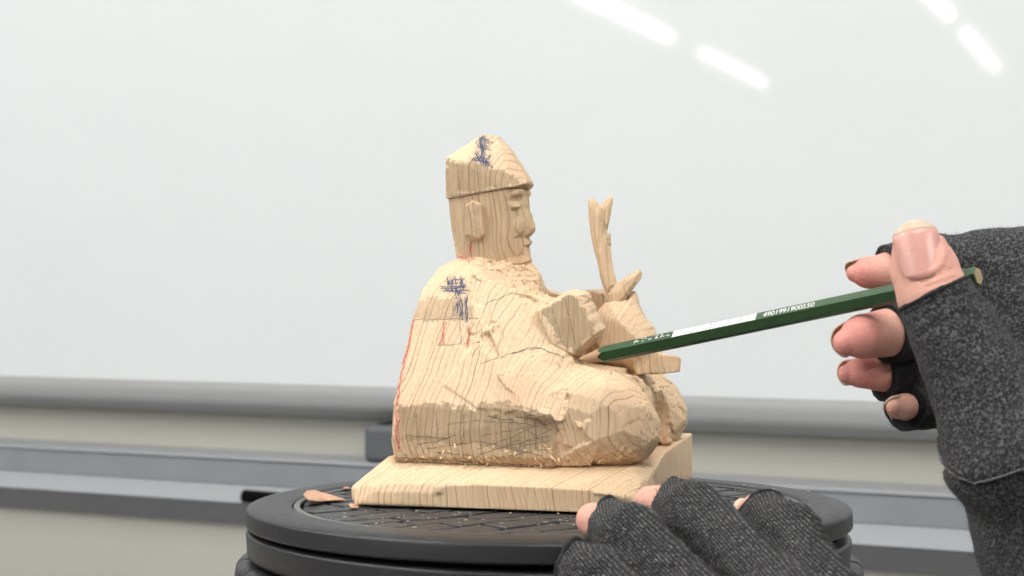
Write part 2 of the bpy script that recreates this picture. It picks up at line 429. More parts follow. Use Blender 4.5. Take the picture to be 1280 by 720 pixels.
# ------------------------------------------------------------------ ceiling lamps (some seen mirrored in the whiteboard; fourth and fifth rows added unseen)
H = 1.0
def virt(px, py):
    d = H * F / (360 - py); return QD(px, py, d)
def mirror(p): return p - 2 * ((p - P0) @ WN) * WN
TUBE = NT('fluorescent_tube'); TUBE.out((1, 1, 1), .5, None, Emission_Color=(1, .985, .96, 1), Emission_Strength=LAMP_POWER); TUBE = TUBE.m
HOUSING = mat_plain('white_lamp_housing', (.75, .75, .74), .5)
def lamp(a, b, label):
    c = (a + b) / 2; L = np.linalg.norm(b - a); u = (b - a) / L
    e = empty('ceiling_lamp', c, math.atan2(u[1], u[0])); tag(e, label, 'lamp', 'fluorescent lamps in rows on the ceiling')
    bm = bmesh.new(); bmesh.ops.create_cone(bm, cap_ends=True, segments=16, radius1=.030, radius2=.030, depth=L, matrix=Matrix.Rotation(math.radians(90), 4, 'Y'))
    link('tube', from_bm(bm, 'tube', True), TUBE, e)
    bm = bmesh.new(); box_bm(bm, (-L / 2 - .03, -.08, .045), (L / 2 + .03, .08, .10), .006); link('housing', from_bm(bm, 'housing'), HOUSING, e)
ORD = ('first', 'second', 'third', 'fourth', 'fifth')
def row_lamps(start_px, ks, nm, shift=0.0):
    u = np.array((math.sin(math.atan(.403)), math.cos(math.atan(.403)), 0)); side = np.array((u[1], -u[0], 0))
    a0 = virt(*start_px) + side * shift
    for k in ks:
        A = a0 + u * (k * 1.58); B = A + u * 1.12; A = A + u * .06
        lamp(mirror(A), mirror(B), 'white fluorescent ceiling lamp, %s from the whiteboard in the %s row' % (ORD[k + 4], nm))
row_lamps((875, 65), [-3, -2, -1, 0], 'second')
row_lamps((1205, 40), [-3, -2, -1, 0], 'third')
row_lamps((1205, 40), [-3], 'fourth', 1.15)  # unseen lamp added for overhead light in front, right side was dim
row_lamps((1205, 40), [-3], 'fifth', 2.30)  # one more unseen lamp, added only for its light

# ================================================================== stool
SC = np.array((.0151, 0, 0))
st = empty('folding_stool', SC); st.rotation_euler = (math.radians(-.8), 0, 0); tag(st, 'round black plastic telescopic stool carrying the carving', 'stool')
# seat rim: ring with rounded edges, recessed middle
prof = [(.1062, -.010), (.1062, -.0008), (.1085, 0.0), (.1205, 0.0), (.1250, -.0012), (.1254, -.0080), (.122, -.0092)]
link('seat_rim', lathe('seat_rim', rounded_profile(prof, [0, .0006, .0006, .003, .0012, .001, .0005], 5), 200), BLACK, st)
prof = [(.1030, -.004), (.1030, -.0006), (.1058, -.0006), (.1058, -.004)]
link('inner_lip', lathe('inner_lip', rounded_profile(prof, .0006, 2), 200), LIP, st)
pad = link('seat_pad', lathe('seat_pad', [(.0003, -.0028), (.1029, -.0028), (.1029, -.009), (.0003, -.009)], 120), GROOVE, st)
# seat tiles with wavy edges, each a child of the pad
def clip_poly(poly, R):
    """clip polygon to a circle of radius R by pulling in the outside points of a densified outline."""
    out = []
    n = len(poly)
    for i in range(n):
        a, b = np.array(poly[i]), np.array(poly[(i + 1) % n])
        for t in np.linspace(0, 1, 6, endpoint=False): out.append(a + (b - a) * t)
    ins = [np.hypot(*p) < R for p in out]
    if not any(ins): return None
    if all(ins): return out
    res = []
    for p in out:
        r = np.hypot(*p); res.append(p if r < R else p / r * R)
    return res
ang = math.radians(38); ca, sa = math.cos(ang), math.sin(ang)
tw, tl = .0135, .030; ntile = 0
for r_ in range(-9, 9):
    for c_ in range(-5, 6):
        off = (.5 if r_ % 2 else 0) + .21 * math.sin(r_ * 2.1)
        x0 = (c_ + off) * tl; y0 = r_ * tw; g = .0012
        def wob(x, y): return .0016 * math.sin(x * 140 + r_ * 1.7)
        def line(xa, xb, y, inner):
            return [(x, y + .0018 * math.sin(x * 95 + round(y / tw) * 1.9) + inner) for x in np.linspace(xa, xb, 7)]
        po = line(x0 + g, x0 + tl - g, y0, g) + line(x0 + g, x0 + tl - g, y0 + tw, -g)[::-1]
        po = [(x * ca - y * sa, x * sa + y * ca) for x, y in po]
        po = clip_poly(po, .1018)
        if po is None: continue
        ar = .5 * sum(po[i][0] * po[(i + 1) % len(po)][1] - po[(i + 1) % len(po)][0] * po[i][1] for i in range(len(po)))
        if ar < 2.5e-5: continue
        cen = np.mean(po, 0); bm = bmesh.new(); zt_ = -.0009 + random.uniform(-.00025, .00015)
        lo = [bm.verts.new((p[0], p[1], -.0027)) for p in po]
        md = [bm.verts.new((p[0], p[1], zt_ - .0004)) for p in po]
        up = [bm.verts.new((*(cen + (np.array(p) - cen) * (1 - .0004 / (np.hypot(*(np.array(p) - cen)) + 1e-6))), zt_)) for p in po]
        n = len(po)
        for i in range(n):
            j = (i + 1) % n
            bm.faces.new((lo[i], lo[j], md[j], md[i])); bm.faces.new((md[i], md[j], up[j], up[i]))
        bm.faces.new(up)
        link('tile', from_bm(bm, 'tile'), BLACK2, pad); ntile += 1
prof = [(.100, -.0110), (.1225, -.0110), (.1250, -.0116), (.1243, -.0215), (.121, -.023), (.100, -.023)]
ur = link('upper_ring', lathe('upper_ring', rounded_profile(prof, [0, .001, .0018, .002, .001, 0], 4), 200), BLACK, st)
ur.rotation_euler = (0, math.radians(.65), 0)
link('ring_gap', lathe('ring_gap', [(.100, -.0150), (.119, -.0150), (.119, -.0097), (.100, -.0097)], 120), GROOVE, st)
prof = [(.100, -.0235), (.1195, -.0235), (.1195, -.062), (.100, -.062)]
link('lower_ring', lathe('lower_ring', rounded_profile(prof, .001, 2), 160), BLACK, st)
NB = 29; pr = rounded_profile([(.118, -.0370), (.118, -.0222), (.1290, -.0222), (.1298, -.0300), (.1290, -.0370)], [.001, .001, .0045, .002, .003], 4); bm = bmesh.new(); rs = []
hw_ = math.pi / NB - .0085
for i in range(9):
    a = -hw_ + 2 * hw_ * i / 8; sh = .0016 if i in (0, 8) else 0
    rs.append([bm.verts.new(((r - sh * (r > .12)) * math.cos(a), (r - sh * (r > .12)) * math.sin(a), z)) for r, z in pr])
for p_, q_ in zip(rs[:-1], rs[1:]):
    for i in range(len(pr)): j = (i + 1) % len(pr); bm.faces.new((p_[i], p_[j], q_[j], q_[i]))
bm.faces.new(rs[0][::-1]); bm.faces.new(rs[-1]); bmesh.ops.recalc_face_normals(bm, faces=bm.faces); gm = from_bm(bm, 'grip_block', True)
for k in range(NB):
    o = link('grip_block', gm, BLACK, st); o.rotation_euler = (0, 0, 2 * math.pi * (k + .62) / NB)
prof = [(.100, -.043), (.1235, -.043), (.1265, -.046), (.1265, -.0645), (.100, -.0645)]
link('base_ring', lathe('base_ring', rounded_profile(prof, .002, 3), 160), BLACK, st)
bm = bmesh.new(); box_bm(bm, (-.45, -.36, -.095), (.55, .168, -.065), .003, 2)
tt = link('table_top', from_bm(bm, 'table_top'), mat_plain('grey_table', (.30, .29, .27), .6, .1, 30)); tt['kind'] = 'structure'

# ================================================================== the carving
e1 = np.array((.9668, -.2554, 0)); e2 = np.array((.2554, .9668, 0)); CC = np.array((.0088, .032, 0))
RZ = math.atan2(e1[1], e1[0])
def W2L(p): q = np.asarray(p) - CC; return np.stack([q @ e1, q @ e2, q[..., 2]], -1)
def L2W(p): p = np.asarray(p); return CC + p[..., 0:1] * e1 + p[..., 1:2] * e2 + p[..., 2:3] * np.array((0, 0, 1.0))
CL = W2L(CAM)
def Q(px, py, t):              # point on a pixel's ray lying in the figure's plane t (t = 0 is its middle, negative is nearer)
    dw = np.array(((px - 640) / F, 1.0, -(py - 360) / F)); dl = np.array((dw @ e1, dw @ e2, dw[2]))
    k = (t - CL[1]) / dl[1]; return CL + dl * k
def mir(P): P = np.array(P); M = P.copy(); M[:, 1] *= -1; return np.concatenate([P, M])
def QS(l, both=True):
    P = np.array([Q(*a) for a in l]); return mir(P) if both else P
def to_px(Vl):
    w = L2W(Vl) - CAM; return 640 + w[:, 0] / w[:, 1] * F, 360 - w[:, 2] / w[:, 1] * F, w
def inpoly(x, y, poly):
    r = np.zeros(len(x), bool); n = len(poly)
    for i in range(n):
        x1, y1 = poly[i]; x2, y2 = poly[(i + 1) % n]
        c = ((y1 > y) != (y2 > y)) & (x < (x2 - x1) * (y - y1) / (y2 - y1 + 1e-9) + x1); r ^= c
    return r
def strokes(x, y, lines, w):
    m = np.zeros(len(x))
    for ln in lines:
        for (x1, y1), (x2, y2) in zip(ln[:-1], ln[1:]):
            dx, dy = x2 - x1, y2 - y1; t = np.clip(((x - x1) * dx + (y - y1) * dy) / (dx * dx + dy * dy + 1e-9), 0, 1)
            d = np.hypot(x - x1 - t * dx, y - y1 - t * dy); m = np.maximum(m, np.clip(1.4 - d / w, 0, 1))
    return m
OLD = [[(557, 200), (600, 203), (632, 214), (655, 228), (557, 246)],
       [(497, 506), (540, 503), (590, 512), (615, 500), (640, 505), (655, 512), (690, 518), (698, 540), (694, 562), (640, 566), (600, 558), (540, 552), (495, 548)], [(490, 540), (700, 545), (694, 585), (495, 583)],
       [(517, 374), (575, 371), (590, 380), (594, 398), (560, 402), (511, 398)],
       [(676, 388), (712, 368), (722, 372), (745, 415), (718, 440), (700, 432)],
       [(545, 396), (598, 398), (604, 428), (540, 432)],
       [(716, 443), (752, 420), (742, 432), (722, 448)],  # shade on the hand's underside, painted into the colour
       [(500, 605), (590, 603), (700, 606), (790, 600), (805, 640), (500, 636)]]  # base front: end grain and natural shade painted darker
OLD += [[(557, 247), (660, 228), (672, 300), (660, 322), (600, 330), (570, 318)], [(735, 240), (805, 240), (805, 382), (740, 382)]]  # head side: tan wood, partly painted shade of an upright face
OLD_SHADE_W = [.9, 1.0, .55, .65, .85, .12, .8, .22, .55, .2]
BLUE = [[(555, 364), (584, 362)], [(565, 348), (566, 364)], [(580, 352), (574, 368)], [(572, 376), (571, 392)], [(601, 172), (612, 178)], [(596, 184), (611, 186)], [(588, 198), (604, 200), (613, 207)], [(552, 360), (583, 358)], [(558, 352), (580, 350)], [(569, 346), (571, 372)], [(576, 346), (577, 366)], [(563, 346), (560, 358)], [(583, 370), (582, 400)], [(575, 374), (577, 398)],
        [(604, 168), (600, 182), (606, 190)], [(598, 176), (604, 206)], [(608, 172), (602, 195)], [(590, 200), (612, 204)], [(594, 190), (600, 204)], [(612, 195), (606, 207)]]
RED = [[(516, 400), (510, 430), (502, 470), (495, 508)], [(497, 515), (496, 545), (499, 562)], [(513, 404), (508, 425)], [(588, 302), (588, 318)], [(570, 322), (590, 324)], [(556, 405), (552, 430)], [(586, 408), (583, 432)]]
GREY = [[(655, 515), (690, 530)], [(560, 530), (600, 526), (640, 530)], [(610, 522), (690, 536)], [(505, 545), (560, 549)], [(512, 402), (500, 450), (492, 500), (489, 548)], [(640, 560), (686, 552)], [(600, 568), (650, 548)], [(640, 512), (690, 519), (698, 540)], [(600, 545), (690, 528)], [(530, 560), (600, 552), (680, 570)], [(500, 572), (690, 584)], [(640, 440), (670, 434), (705, 446)], [(606, 380), (640, 366), (665, 372)],
        [(620, 560), (690, 545)], [(600, 430), (590, 445)], [(512, 400), (600, 398)], [(548, 432), (600, 428)], [(540, 555), (575, 540)], [(575, 400), (578, 430)], [(592, 402), (586, 428)], [(600, 405), (604, 426)]]
def marks(me, V, Fq, wood=True):
    N = vnormals(V, Fq); x, y, w = to_px(V); wn = N[:, 0:1] * e1 + N[:, 1:2] * e2 + N[:, 2:3] * np.array((0, 0, 1.0))
    fac = ((wn * w).sum(1) < 0.02).astype(float)
    jx = np.array([mnoise.noise(Vector(p * 200)) * 6 + mnoise.noise(Vector(p * 700)) * 4 for p in V]); jy = np.array([mnoise.noise(Vector(p * 230 + 9)) * 7 + mnoise.noise(Vector(p * 800)) * 4 for p in V])
    C = np.zeros((len(V), 4), np.float32)
    for po, wt in zip(OLD, OLD_SHADE_W): C[:, 1] = np.maximum(C[:, 1], inpoly(x + jx, y + jy, po) * wt)
    C[:, 2] = strokes(x + jx * .3, y + jy * .3, BLUE, 2.4) * .35; C[:, 0] = strokes(x + jx * .3, y + jy * .3, RED, 2.2) * .4; C[:, 3] = strokes(x + jx * .5, y + jy * .5, GREY, 1.2) * .15
    C *= fac[:, None]
    # handled patches and painted shade stay on skin facing the camera
    put_marks(me, C)
def put_marks(me, C):
    a = me.attributes.new('marks', 'FLOAT_COLOR', 'POINT'); a.data.foreach_set('color', np.ascontiguousarray(C, np.float32).ravel())
ROUGH = [[(572, 312), (660, 316), (684, 370), (655, 378), (622, 345), (590, 330)], [(688, 560), (705, 560), (706, 590), (684, 590)], [(500, 562), (690, 570), (800, 556), (800, 592), (690, 592), (500, 586)],
         [(700, 440), (728, 440), (730, 468), (690, 466)], [(800, 470), (845, 490), (845, 556), (800, 556)]]
def finish(name, sdf, parent, fsp=.006, lim=.0006, seed=1, rough=0.0, amt=.85, zones=None, tilt=.025):
    V, Fq = sdf.mesh()
    V = facet(V, Fq, fsp, amt, lim, seed, tilt)
    if rough:
        N = vnormals(V, Fq); V = V + N * (np.array([mnoise.noise(Vector(p * 420)) + .6 * mnoise.noise(Vector(p * 900)) for p in V]) * rough)[:, None]
    if zones:
        N = vnormals(V, Fq); x, y, w = to_px(V); m = np.zeros(len(V))
        for z in zones: m = np.maximum(m, inpoly(x, y, z))
        m = smooth_vals(m[:, None].repeat(3, 1), Fq, 4)[:, 0]; ii = np.where(m > .02)[0]
        dd = np.array([1.1 * abs(mnoise.noise(Vector((p[0] * 520, p[1] * 520, p[2] * 260)))) - .25 + .8 * mnoise.noise(Vector((p[0] * 1100, p[1] * 1100, p[2] * 500))) for p in V[ii]])
        V = V.copy(); V[ii] += N[ii] * (dd * m[ii] * .0007)[:, None]
    V = relax(V, Fq, 1, .12)
    me = from_arrays(name, V, Fq); marks(me, V, Fq)
    return link(name, me, WOOD, parent)

fig = empty('carved_figure', CC, RZ)
tag(fig, 'unfinished pale wood carving of a seated man in a cap holding a fish', 'carving')

# base block
S = SDF((-.066, -.072, -.002), (.066, .072, .026), .0007)
pts = []
for t_, zz in ((-.0665, .0005), (.0655, .0005)):
    pts += [(-.0575, t_, zz), (.0605, t_, zz)]
pts += [(-.0625, -.058, .002), (-.0605, .058, .002), (-.0618, -.060, .0070), (-.0595, .060, .009), (-.056, -.064, .0085),
        (-.044, -.0660, .0092), (.000, -.0665, .0102), (.040, -.0665, .0095), (.058, -.0655, .0080), (.0605, -.050, .012),
        (-.050, -.048, .0185), (-.046, .058, .0202), (.052, -.048, .0165), (.0605, -.010, .0195), (.0605, .0655, .0212), (-.030, .0655, .0212)]
S.apply(p_hull(pts))
finish('base', S, fig, .012, .0009, 3, .00004, 1.0)

# robe / body
S = SDF((-.060, -.064, .010), (.064, .064, .112), .00058)
torso = QS([(577, 320, -.004), (549, 334, -.017), (528, 362, -.028), (516, 396, -.036), (503, 450, -.044), (492, 505, -.0520), (489, 548, -.054), (492, 572, -.0535), (497, 583, -.050),
            (686, 586, -.050), (692, 572, -.0545), (697, 522, -.0545), (655, 478, -.046), (612, 410, -.036), (600, 345, -.027), (602, 322, -.016), (655, 350, -.008), (668, 380, -.010)])
S.apply(p_hull(torso))
arm = QS([(600, 348, -.028), (596, 400, -.0385), (648, 372, -.032), (690, 376, -.034), (712, 420, -.038), (718, 446, -.036), (706, 466, -.040), (640, 474, -.0475), (610, 440, -.0445)], False)
arm_in = [(p[0], p[1] + .022, p[2]) for p in arm]
S.apply(p_hull(mir(np.concatenate([arm[:4], np.array(arm_in)[:4]]))[:8].tolist() + arm.tolist() + arm_in), .008)
A = np.concatenate([arm, np.array(arm_in)]); A[:, 1] *= -1; S.apply(p_hull(A), .004)
lap = QS([(690, 470, -.034), (715, 455, -.022), (760, 462, -.030), (792, 474, -.020), (803, 500, -.018), (806, 556, -.016), (700, 580, -.04), (780, 575, -.036)])
S.apply(p_hull(lap), .004)
for sgn in (-1, 1):
    c = Q(752, 523, -.0365); c[1] *= -sgn
    S.apply(p_ell(c, (.0195, .0205, .0195)), .0035)
    S.apply(p_ell(c + np.array((.008, 0, -.004)), (.016, .015, .015)), .004)
# sleeve falling from the forearm on to the knee
dr = QS([(640, 474, -.0480), (700, 440, -.0400), (722, 446, -.0370), (740, 468, -.0400), (726, 492, -.0500), (700, 522, -.0545), (662, 512, -.0535)], False)
dr = np.concatenate([dr, dr + np.array((-.004, .020, -.004))]); S.apply(p_hull(dr), .007); dr[:, 1] *= -1; S.apply(p_hull(dr), .007)
fz = QS([(596, 425, -.0435), (640, 470, -.0490), (664, 514, -.0540), (600, 508, -.0530), (560, 480, -.0485), (690, 468, -.0460), (690, 515, -.0540)], False)
fz = np.concatenate([fz, fz + np.array((0, .015, 0))]); S.apply(p_hull(fz), .003)
def half(p, n, lo, hi):
    n = np.array(n, float); n /= np.linalg.norm(n); p = np.array(p)
    return np.array(lo), np.array(hi), (lambda X, Y, Z: -((X - p[0]) * n[0] + (Y - p[1]) * n[1] + (Z - p[2]) * n[2]) + 0 * (X + Y + Z))
kc = Q(752, 523, -.0365)
for sg in (1, -1):          # flat chisel cuts on the knees
    for n_, off in (((.25, -.95, .05), .0196), ((.80, -.55, .1), .0208), ((.5, -.5, .7), .0192)):
        n_ = np.array(n_) / np.linalg.norm(n_); c_ = kc.copy(); c_[1] *= sg; nn_ = n_.copy(); nn_[1] *= sg
        S.apply(half(c_ + nn_ * off, nn_, c_ - .024 + np.array((.008, 0, 0)), c_ + .024), .002, 'sub')
fl = QS([(680, 520, -.0535), (682, 583, -.0510), (735, 582, -.0500), (745, 560, -.0545), (742, 500, -.0520), (716, 482, -.0500), (690, 490, -.0520)], False)
fl = np.concatenate([fl, fl + np.array((0, .02, 0))]); S.apply(p_hull(fl), .003); fl[:, 1] *= -1; S.apply(p_hull(fl), .003)
# front robe edge between the knees, feet
S.apply(p_hull([Q(772, 466, -.024), Q(796, 470, -.020), Q(801, 480, -.019), Q(801, 556, -.020), Q(780, 565, -.026), Q(760, 470, 0), Q(803, 476, -.006), Q(803, 556, -.006), Q(760, 556, 0)]), .0012)
S.apply(p_hull([Q(800, 474, -.004), Q(812, 484, -.003), Q(815, 500, -.003), Q(815, 556, -.003), Q(800, 556, -.003), Q(795, 470, .010), Q(812, 482, .010), Q(816, 552, .010), Q(800, 552, .010)]), .0006)
S.apply(p_hull([Q(812, 486, .012), Q(828, 490, .012), Q(835, 505, .012), Q(837, 552, .012), Q(812, 554, .012), Q(812, 484, .026), Q(828, 488, .026), Q(838, 548, .026), Q(812, 552, .026)]), .0012)
S.apply(p_cone(Q(802, 478, -.012), Q(803, 556, -.012), .0009, .0011), .0008, 'sub')
S.apply(p_cone(Q(817, 492, .004), Q(818, 554, .004), .0010, .0012), .0008, 'sub')
# beard and collar
S.apply(p_hull(QS([(636, 326, -.010), (655, 324, -.004), (671, 345, -.005), (676, 366, -.006), (664, 382, -.014), (615, 334, -.017), (600, 330, -.014)])), .004)
# undercut along the hem, groove between hip and knee, pit under the hand
S.apply(p_cone(Q(498, 585, -.0565), Q(690, 588, -.0575), .0022, .0022), .002, 'sub')
S.apply(p_cone(Q(699, 530, -.0580), Q(694, 584, -.0572), .0010, .0018), .002, 'sub')
S.apply(p_ell(Q(724, 450, -.0350), (.004, .005, .0026)), .002, 'sub')
S.apply(p_cone(Q(594, 360, -.036), Q(612, 445, -.0485), .0016, .0022), .006, 'sub')
body = finish('robe', S, fig, .0085, .0013, 5, .00005, 1.0, ROUGH, .035)

# hand block in front of the chest
S = SDF(Q(655, 460, -.045) - .004, Q(770, 350, -.002) + .006, .0005)
hb = [Q(671, 389, -.0405), Q(712, 367, -.0400), Q(722, 371, -.0400), Q(746, 416, -.0405), Q(716, 443, -.0410), Q(690, 430, -.0415),
      Q(716, 361, -.032), Q(737, 365, -.033), Q(757, 410, -.032), Q(750, 424, -.030), Q(722, 448, -.030), Q(672, 384, -.020), Q(716, 362, -.014), Q(736, 367, -.014), Q(755, 412, -.016), Q(720, 448, -.018), Q(690, 440, -.020)]
S.apply(p_hull(hb))
for (a, b) in (((728, 381), (742, 375)), ((735, 394), (749, 388)), ((742, 407), (755, 401))):
    S.apply(p_cone(Q(*a, -.0405), Q(*b, -.0325), .0006, .0009), .0010, 'sub'); S.apply(p_cone(Q(*b, -.0325), Q(*b, -.016), .0009, .0009), .0010, 'sub')
finish('hand', S, fig, .006, .00015, 8, .00006)
M = mir(np.array(hb))[len(hb):]; S = SDF(M.min(0) - .003, M.max(0) + .003, .0008); S.apply(p_hull(M)); finish('hand', S, fig, .006, .0004, 8)

# fish
S = SDF(Q(725, 475, .016) - np.array((.002, .036, .001)), Q(862, 368, .016) + np.array((.002, .010, .002)), .0005)
FT = .002
S.apply(p_hull([Q(760, 378, FT - .005), Q(790, 374, FT - .004), Q(805, 398, FT - .005), Q(820, 415, FT - .004), Q(826, 440, FT - .004), Q(800, 466, FT - .005), Q(745, 452, FT - .005), Q(738, 410, FT - .006), Q(748, 388, FT - .005),
                Q(772, 400, FT - .012), Q(798, 425, FT - .012), Q(790, 448, FT - .012), Q(752, 440, FT - .012),
                Q(760, 378, FT + .005), Q(790, 374, FT + .004), Q(820, 415, FT + .004), Q(826, 440, FT + .004), Q(800, 466, FT + .005), Q(745, 452, FT + .005), Q(738, 410, FT + .006), Q(775, 420, FT + .013)]))
S.apply(p_hull([Q(785, 436, FT - .009), Q(846, 445, FT - .006), Q(851, 450, FT - .004), Q(850, 463, FT - .004), Q(842, 466, FT - .006), Q(795, 468, FT - .009), Q(785, 436, FT + .009), Q(846, 445, FT + .006), Q(851, 452, FT + .004), Q(850, 463, FT + .004), Q(795, 468, FT + .009)]), .002)
S.apply(p_hull([Q(782, 368, FT - .002), Q(794, 365, FT - .002), Q(795, 376, FT - .003), Q(806, 400, FT - .002), Q(782, 385, FT - .003), Q(782, 368, FT + .002), Q(794, 365, FT + .002), Q(795, 376, FT + .003), Q(806, 400, FT + .002), Q(782, 385, FT + .003)]), .001)
S.apply(p_cone(Q(818, 447, FT - .010), Q(850, 456, FT - .0065), .0004, .0006), .0006, 'sub')
fish = finish('fish', S, fig, .006, .0006, 11, .0001)
S = SDF(Q(728, 385, .010) - np.array((.002, .022, .001)), Q(812, 238, .010) + np.array((.002, .006, .002)), .0004)
pxm = .000345
def blade(pts, tc, th, k=.0008):
    P = [Q(x, y, FT + tc - th) for x, y in pts] + [Q(x, y, FT + tc + th) for x, y in pts]
    c = np.mean(pts, 0); P += [Q(*(c + (np.array(p) - c) * .55), FT + tc - th * 1.5) for p in pts]
    S.apply(p_hull(P), k)
blade([(736.5, 250), (741, 247), (751, 259), (755, 300), (746, 322), (740, 296), (737, 272)], -.001, .0022)
blade([(764, 245), (766, 250), (763, 270), (757, 297), (747, 300), (750, 258)], .0005, .0020)
blade([(741, 296), (757, 290), (763, 335), (773, 368), (769, 384), (762, 376), (750, 345)], 0, .0026)
blade([(757, 293), (762, 292), (765, 338), (757, 346)], .0022, .0016)
blade([(765, 364), (774, 352), (786, 346), (797, 337), (802, 339), (800, 349), (790, 362), (778, 380), (768, 387)], -.001, .0026)
finish('tail', S, fish, .0050, .0004, 13, .00012)

# head
S = SDF(Q(545, 335, 0) - np.array((.002, .022, .0)), Q(678, 226, 0) + np.array((.003, .022, .002)), .00042)
S.apply(p_hull(QS([(560, 246, -.007), (574, 246, -.0135), (630, 236, -.0140), (645, 236, -.0115), (652, 236, -.0075), (655, 250, -.004), (564, 285, -.006), (580, 300, -.0125), (632, 296, -.0128), (646, 296, -.0105), (653, 296, -.006), (572, 330, -.005), (590, 333, -.0105), (630, 330, -.0110), (646, 330, -.0085), (655, 328, -.005)])))
S.apply(p_hull(QS([(654, 238, -.0012), (660, 265, -.0014), (667, 285, -.0020), (665, 292, -.0016), (655, 295, -.0045), (648, 292, -.0062), (650, 268, -.0042), (647, 240, -.0045)])), .0006)
for sg in (-1, 1):
    def mm(p): p = np.array(p); p[1] *= -sg; return p
    S.apply(p_cone(mm(Q(635, 253, -.0150)), mm(Q(653, 247, -.0080)), .0008, .0019), .0010, 'sub')       # eye socket
    if sg < 0: S.apply(p_ell(mm(Q(643, 257.5, -.0110)), (.0030, .0018, .0011)), .0011)   # closed lid
    S.apply(p_cone(mm(Q(632, 263, -.0143)), mm(Q(650, 262.5, -.0092)), .0005, .0006), .0005, 'sub')
    S.apply(p_cone(mm(Q(640, 242, -.0126)), mm(Q(651, 240, -.0075)), .0006, .0008), .0014)   # brow
    S.apply(p_ell(mm(Q(646, 281, -.0080)), (.0036, .0036, .0056)), .0005)               # cheek cut
    S.apply(p_cone(mm(Q(640, 300, -.0122)), mm(Q(655, 293, -.0062)), .0005, .0006), .0006, 'sub')
    S.apply(p_cone(mm(Q(620, 302, -.0140)), mm(Q(642, 316, -.0120)), .0003, .0004), .0012, 'sub')
S.apply(p_hull(QS([(652, 296, -.004), (661, 301, -.003), (660, 306, -.004), (650, 306, -.006)])), .0006)     # moustache lip
S.apply(p_hull(QS([(650, 308, -.005), (658, 309, -.0025), (656, 314, -.003), (660, 326, -.004), (648, 330, -.007)])), .0008)
head = finish('head', S, fig, .005, .00022, 17, .00006, .7)
S = SDF(Q(548, 252, 0) - np.array((.002, .022, .0)), Q(672, 160, 0) + np.array((.003, .022, .002)), .00045)
S.apply(p_hull(QS([(557, 247, -.0078), (572, 246, -.0144), (640, 234, -.0148), (655, 230, -.009), (661, 228, -.002), (660, 225, -.004), (557, 197, -.0068), (573, 205, -.0135), (603, 203, -.0128), (634, 214, -.0125), (652, 222, -.007),
                (598, 172, -.002), (608, 168, -.003), (622, 171, -.003), (638, 188, -.003), (652, 210, -.003)])))
finish('cap', S, head, .0055, .0004, 19, .00009, .7)
for sg in (-1, 1):
    ear = np.array([Q(*p) for p in ((581, 255, -.0125), (591, 250, -.0125), (603, 254, -.0125), (607, 292, -.0120), (598, 303, -.0115), (582, 296, -.0115),
                                  (582, 257, -.0160), (591, 252, -.0164), (601, 256, -.0164), (605, 291, -.0160), (597, 299, -.0152), (583, 293, -.0150))])
    ear[:, 1] *= -sg; S = SDF(ear.min(0) - .002, ear.max(0) + .002, .0004); S.apply(p_hull(ear, -.0001))
    finish('ear', S, head, .005, .0003, 23, .0001)

from mathutils.bvhtree import BVHTree
def pen_marks(name, lines, wmm, mat, passes, seed, jit=1.2):
    """thin hand-drawn strokes lying on the carved surface"""
    r = np.random.default_rng(seed); bm = bmesh.new()
    for ln in lines:
        for ps in range(passes):
            P = np.array(ln, float) + r.normal(0, jit, (len(ln), 2)); pts = []
            for (x1, y1), (x2, y2) in zip(P[:-1], P[1:]):
                n = max(2, int(np.hypot(x2 - x1, y2 - y1) / 1.6))
                for t_ in np.linspace(0, 1, n, endpoint=False): pts.append((x1 + (x2 - x1) * t_, y1 + (y2 - y1) * t_))
            pts.append(tuple(P[-1])); prev = None; ph = r.uniform(0, 6)
            for i, (px, py) in enumerate(pts):
                px += .5 * math.sin(i * .6 + ph); py += .5 * math.sin(i * .47 + ph * 2)
                dw = np.array(((px - 640) / F, 1.0, -(py - 360) / F)); dl = Vector((dw @ e1, dw @ e2, dw[2])).normalized(); hit = None
                for bv in BV:
                    h = bv.ray_cast(Vector(CL), dl)
                    if h[0] is not None and (hit is None or h[3] < hit[3]): hit = h
                if hit is None or r.random() < .03: prev = None; continue
                p = hit[0] + hit[1] * .00008
                if prev is not None and (p - prev[0]).length < .003:
                    d = (p - prev[0]).normalized(); s_ = d.cross(hit[1]).normalized() * wmm * (.8 + .2 * math.sin(i * .9 + ph)) * .5
                    q = [bm.verts.new(prev[0] - prev[1]), bm.verts.new(prev[0] + prev[1]), bm.verts.new(p + s_), bm.verts.new(p - s_)]; bm.faces.new(q); prev = (p, s_)
                else: prev = (p, Vector((0, 0, 0)))
    bmesh.ops.remove_doubles(bm, verts=bm.verts, dist=1e-6)
    o = link(name, from_bm(bm, name), mat, fig); o['kind'] = 'stuff'; return o
def bvh_of(o):
    me = o.data; V = [v.co for v in me.vertices]; return BVHTree.FromPolygons(V, [tuple(p.vertices) for p in me.polygons])
BV = [bvh_of(o) for o in fig.children_recursive if o.name.split('.')[0] in ('robe', 'cap', 'head', 'hand', 'base')]
pen_marks('blue_pen_marks', BLUE, .00048, mat_plain('blue_black_ink', (.05, .06, .10), .7, .3, 900), 3, 41, 2.3)
pen_marks('red_pencil_marks', RED, .00045, mat_plain('red_pencil', (.45, .10, .09), .8, .4, 900), 2, 42, 2.0)
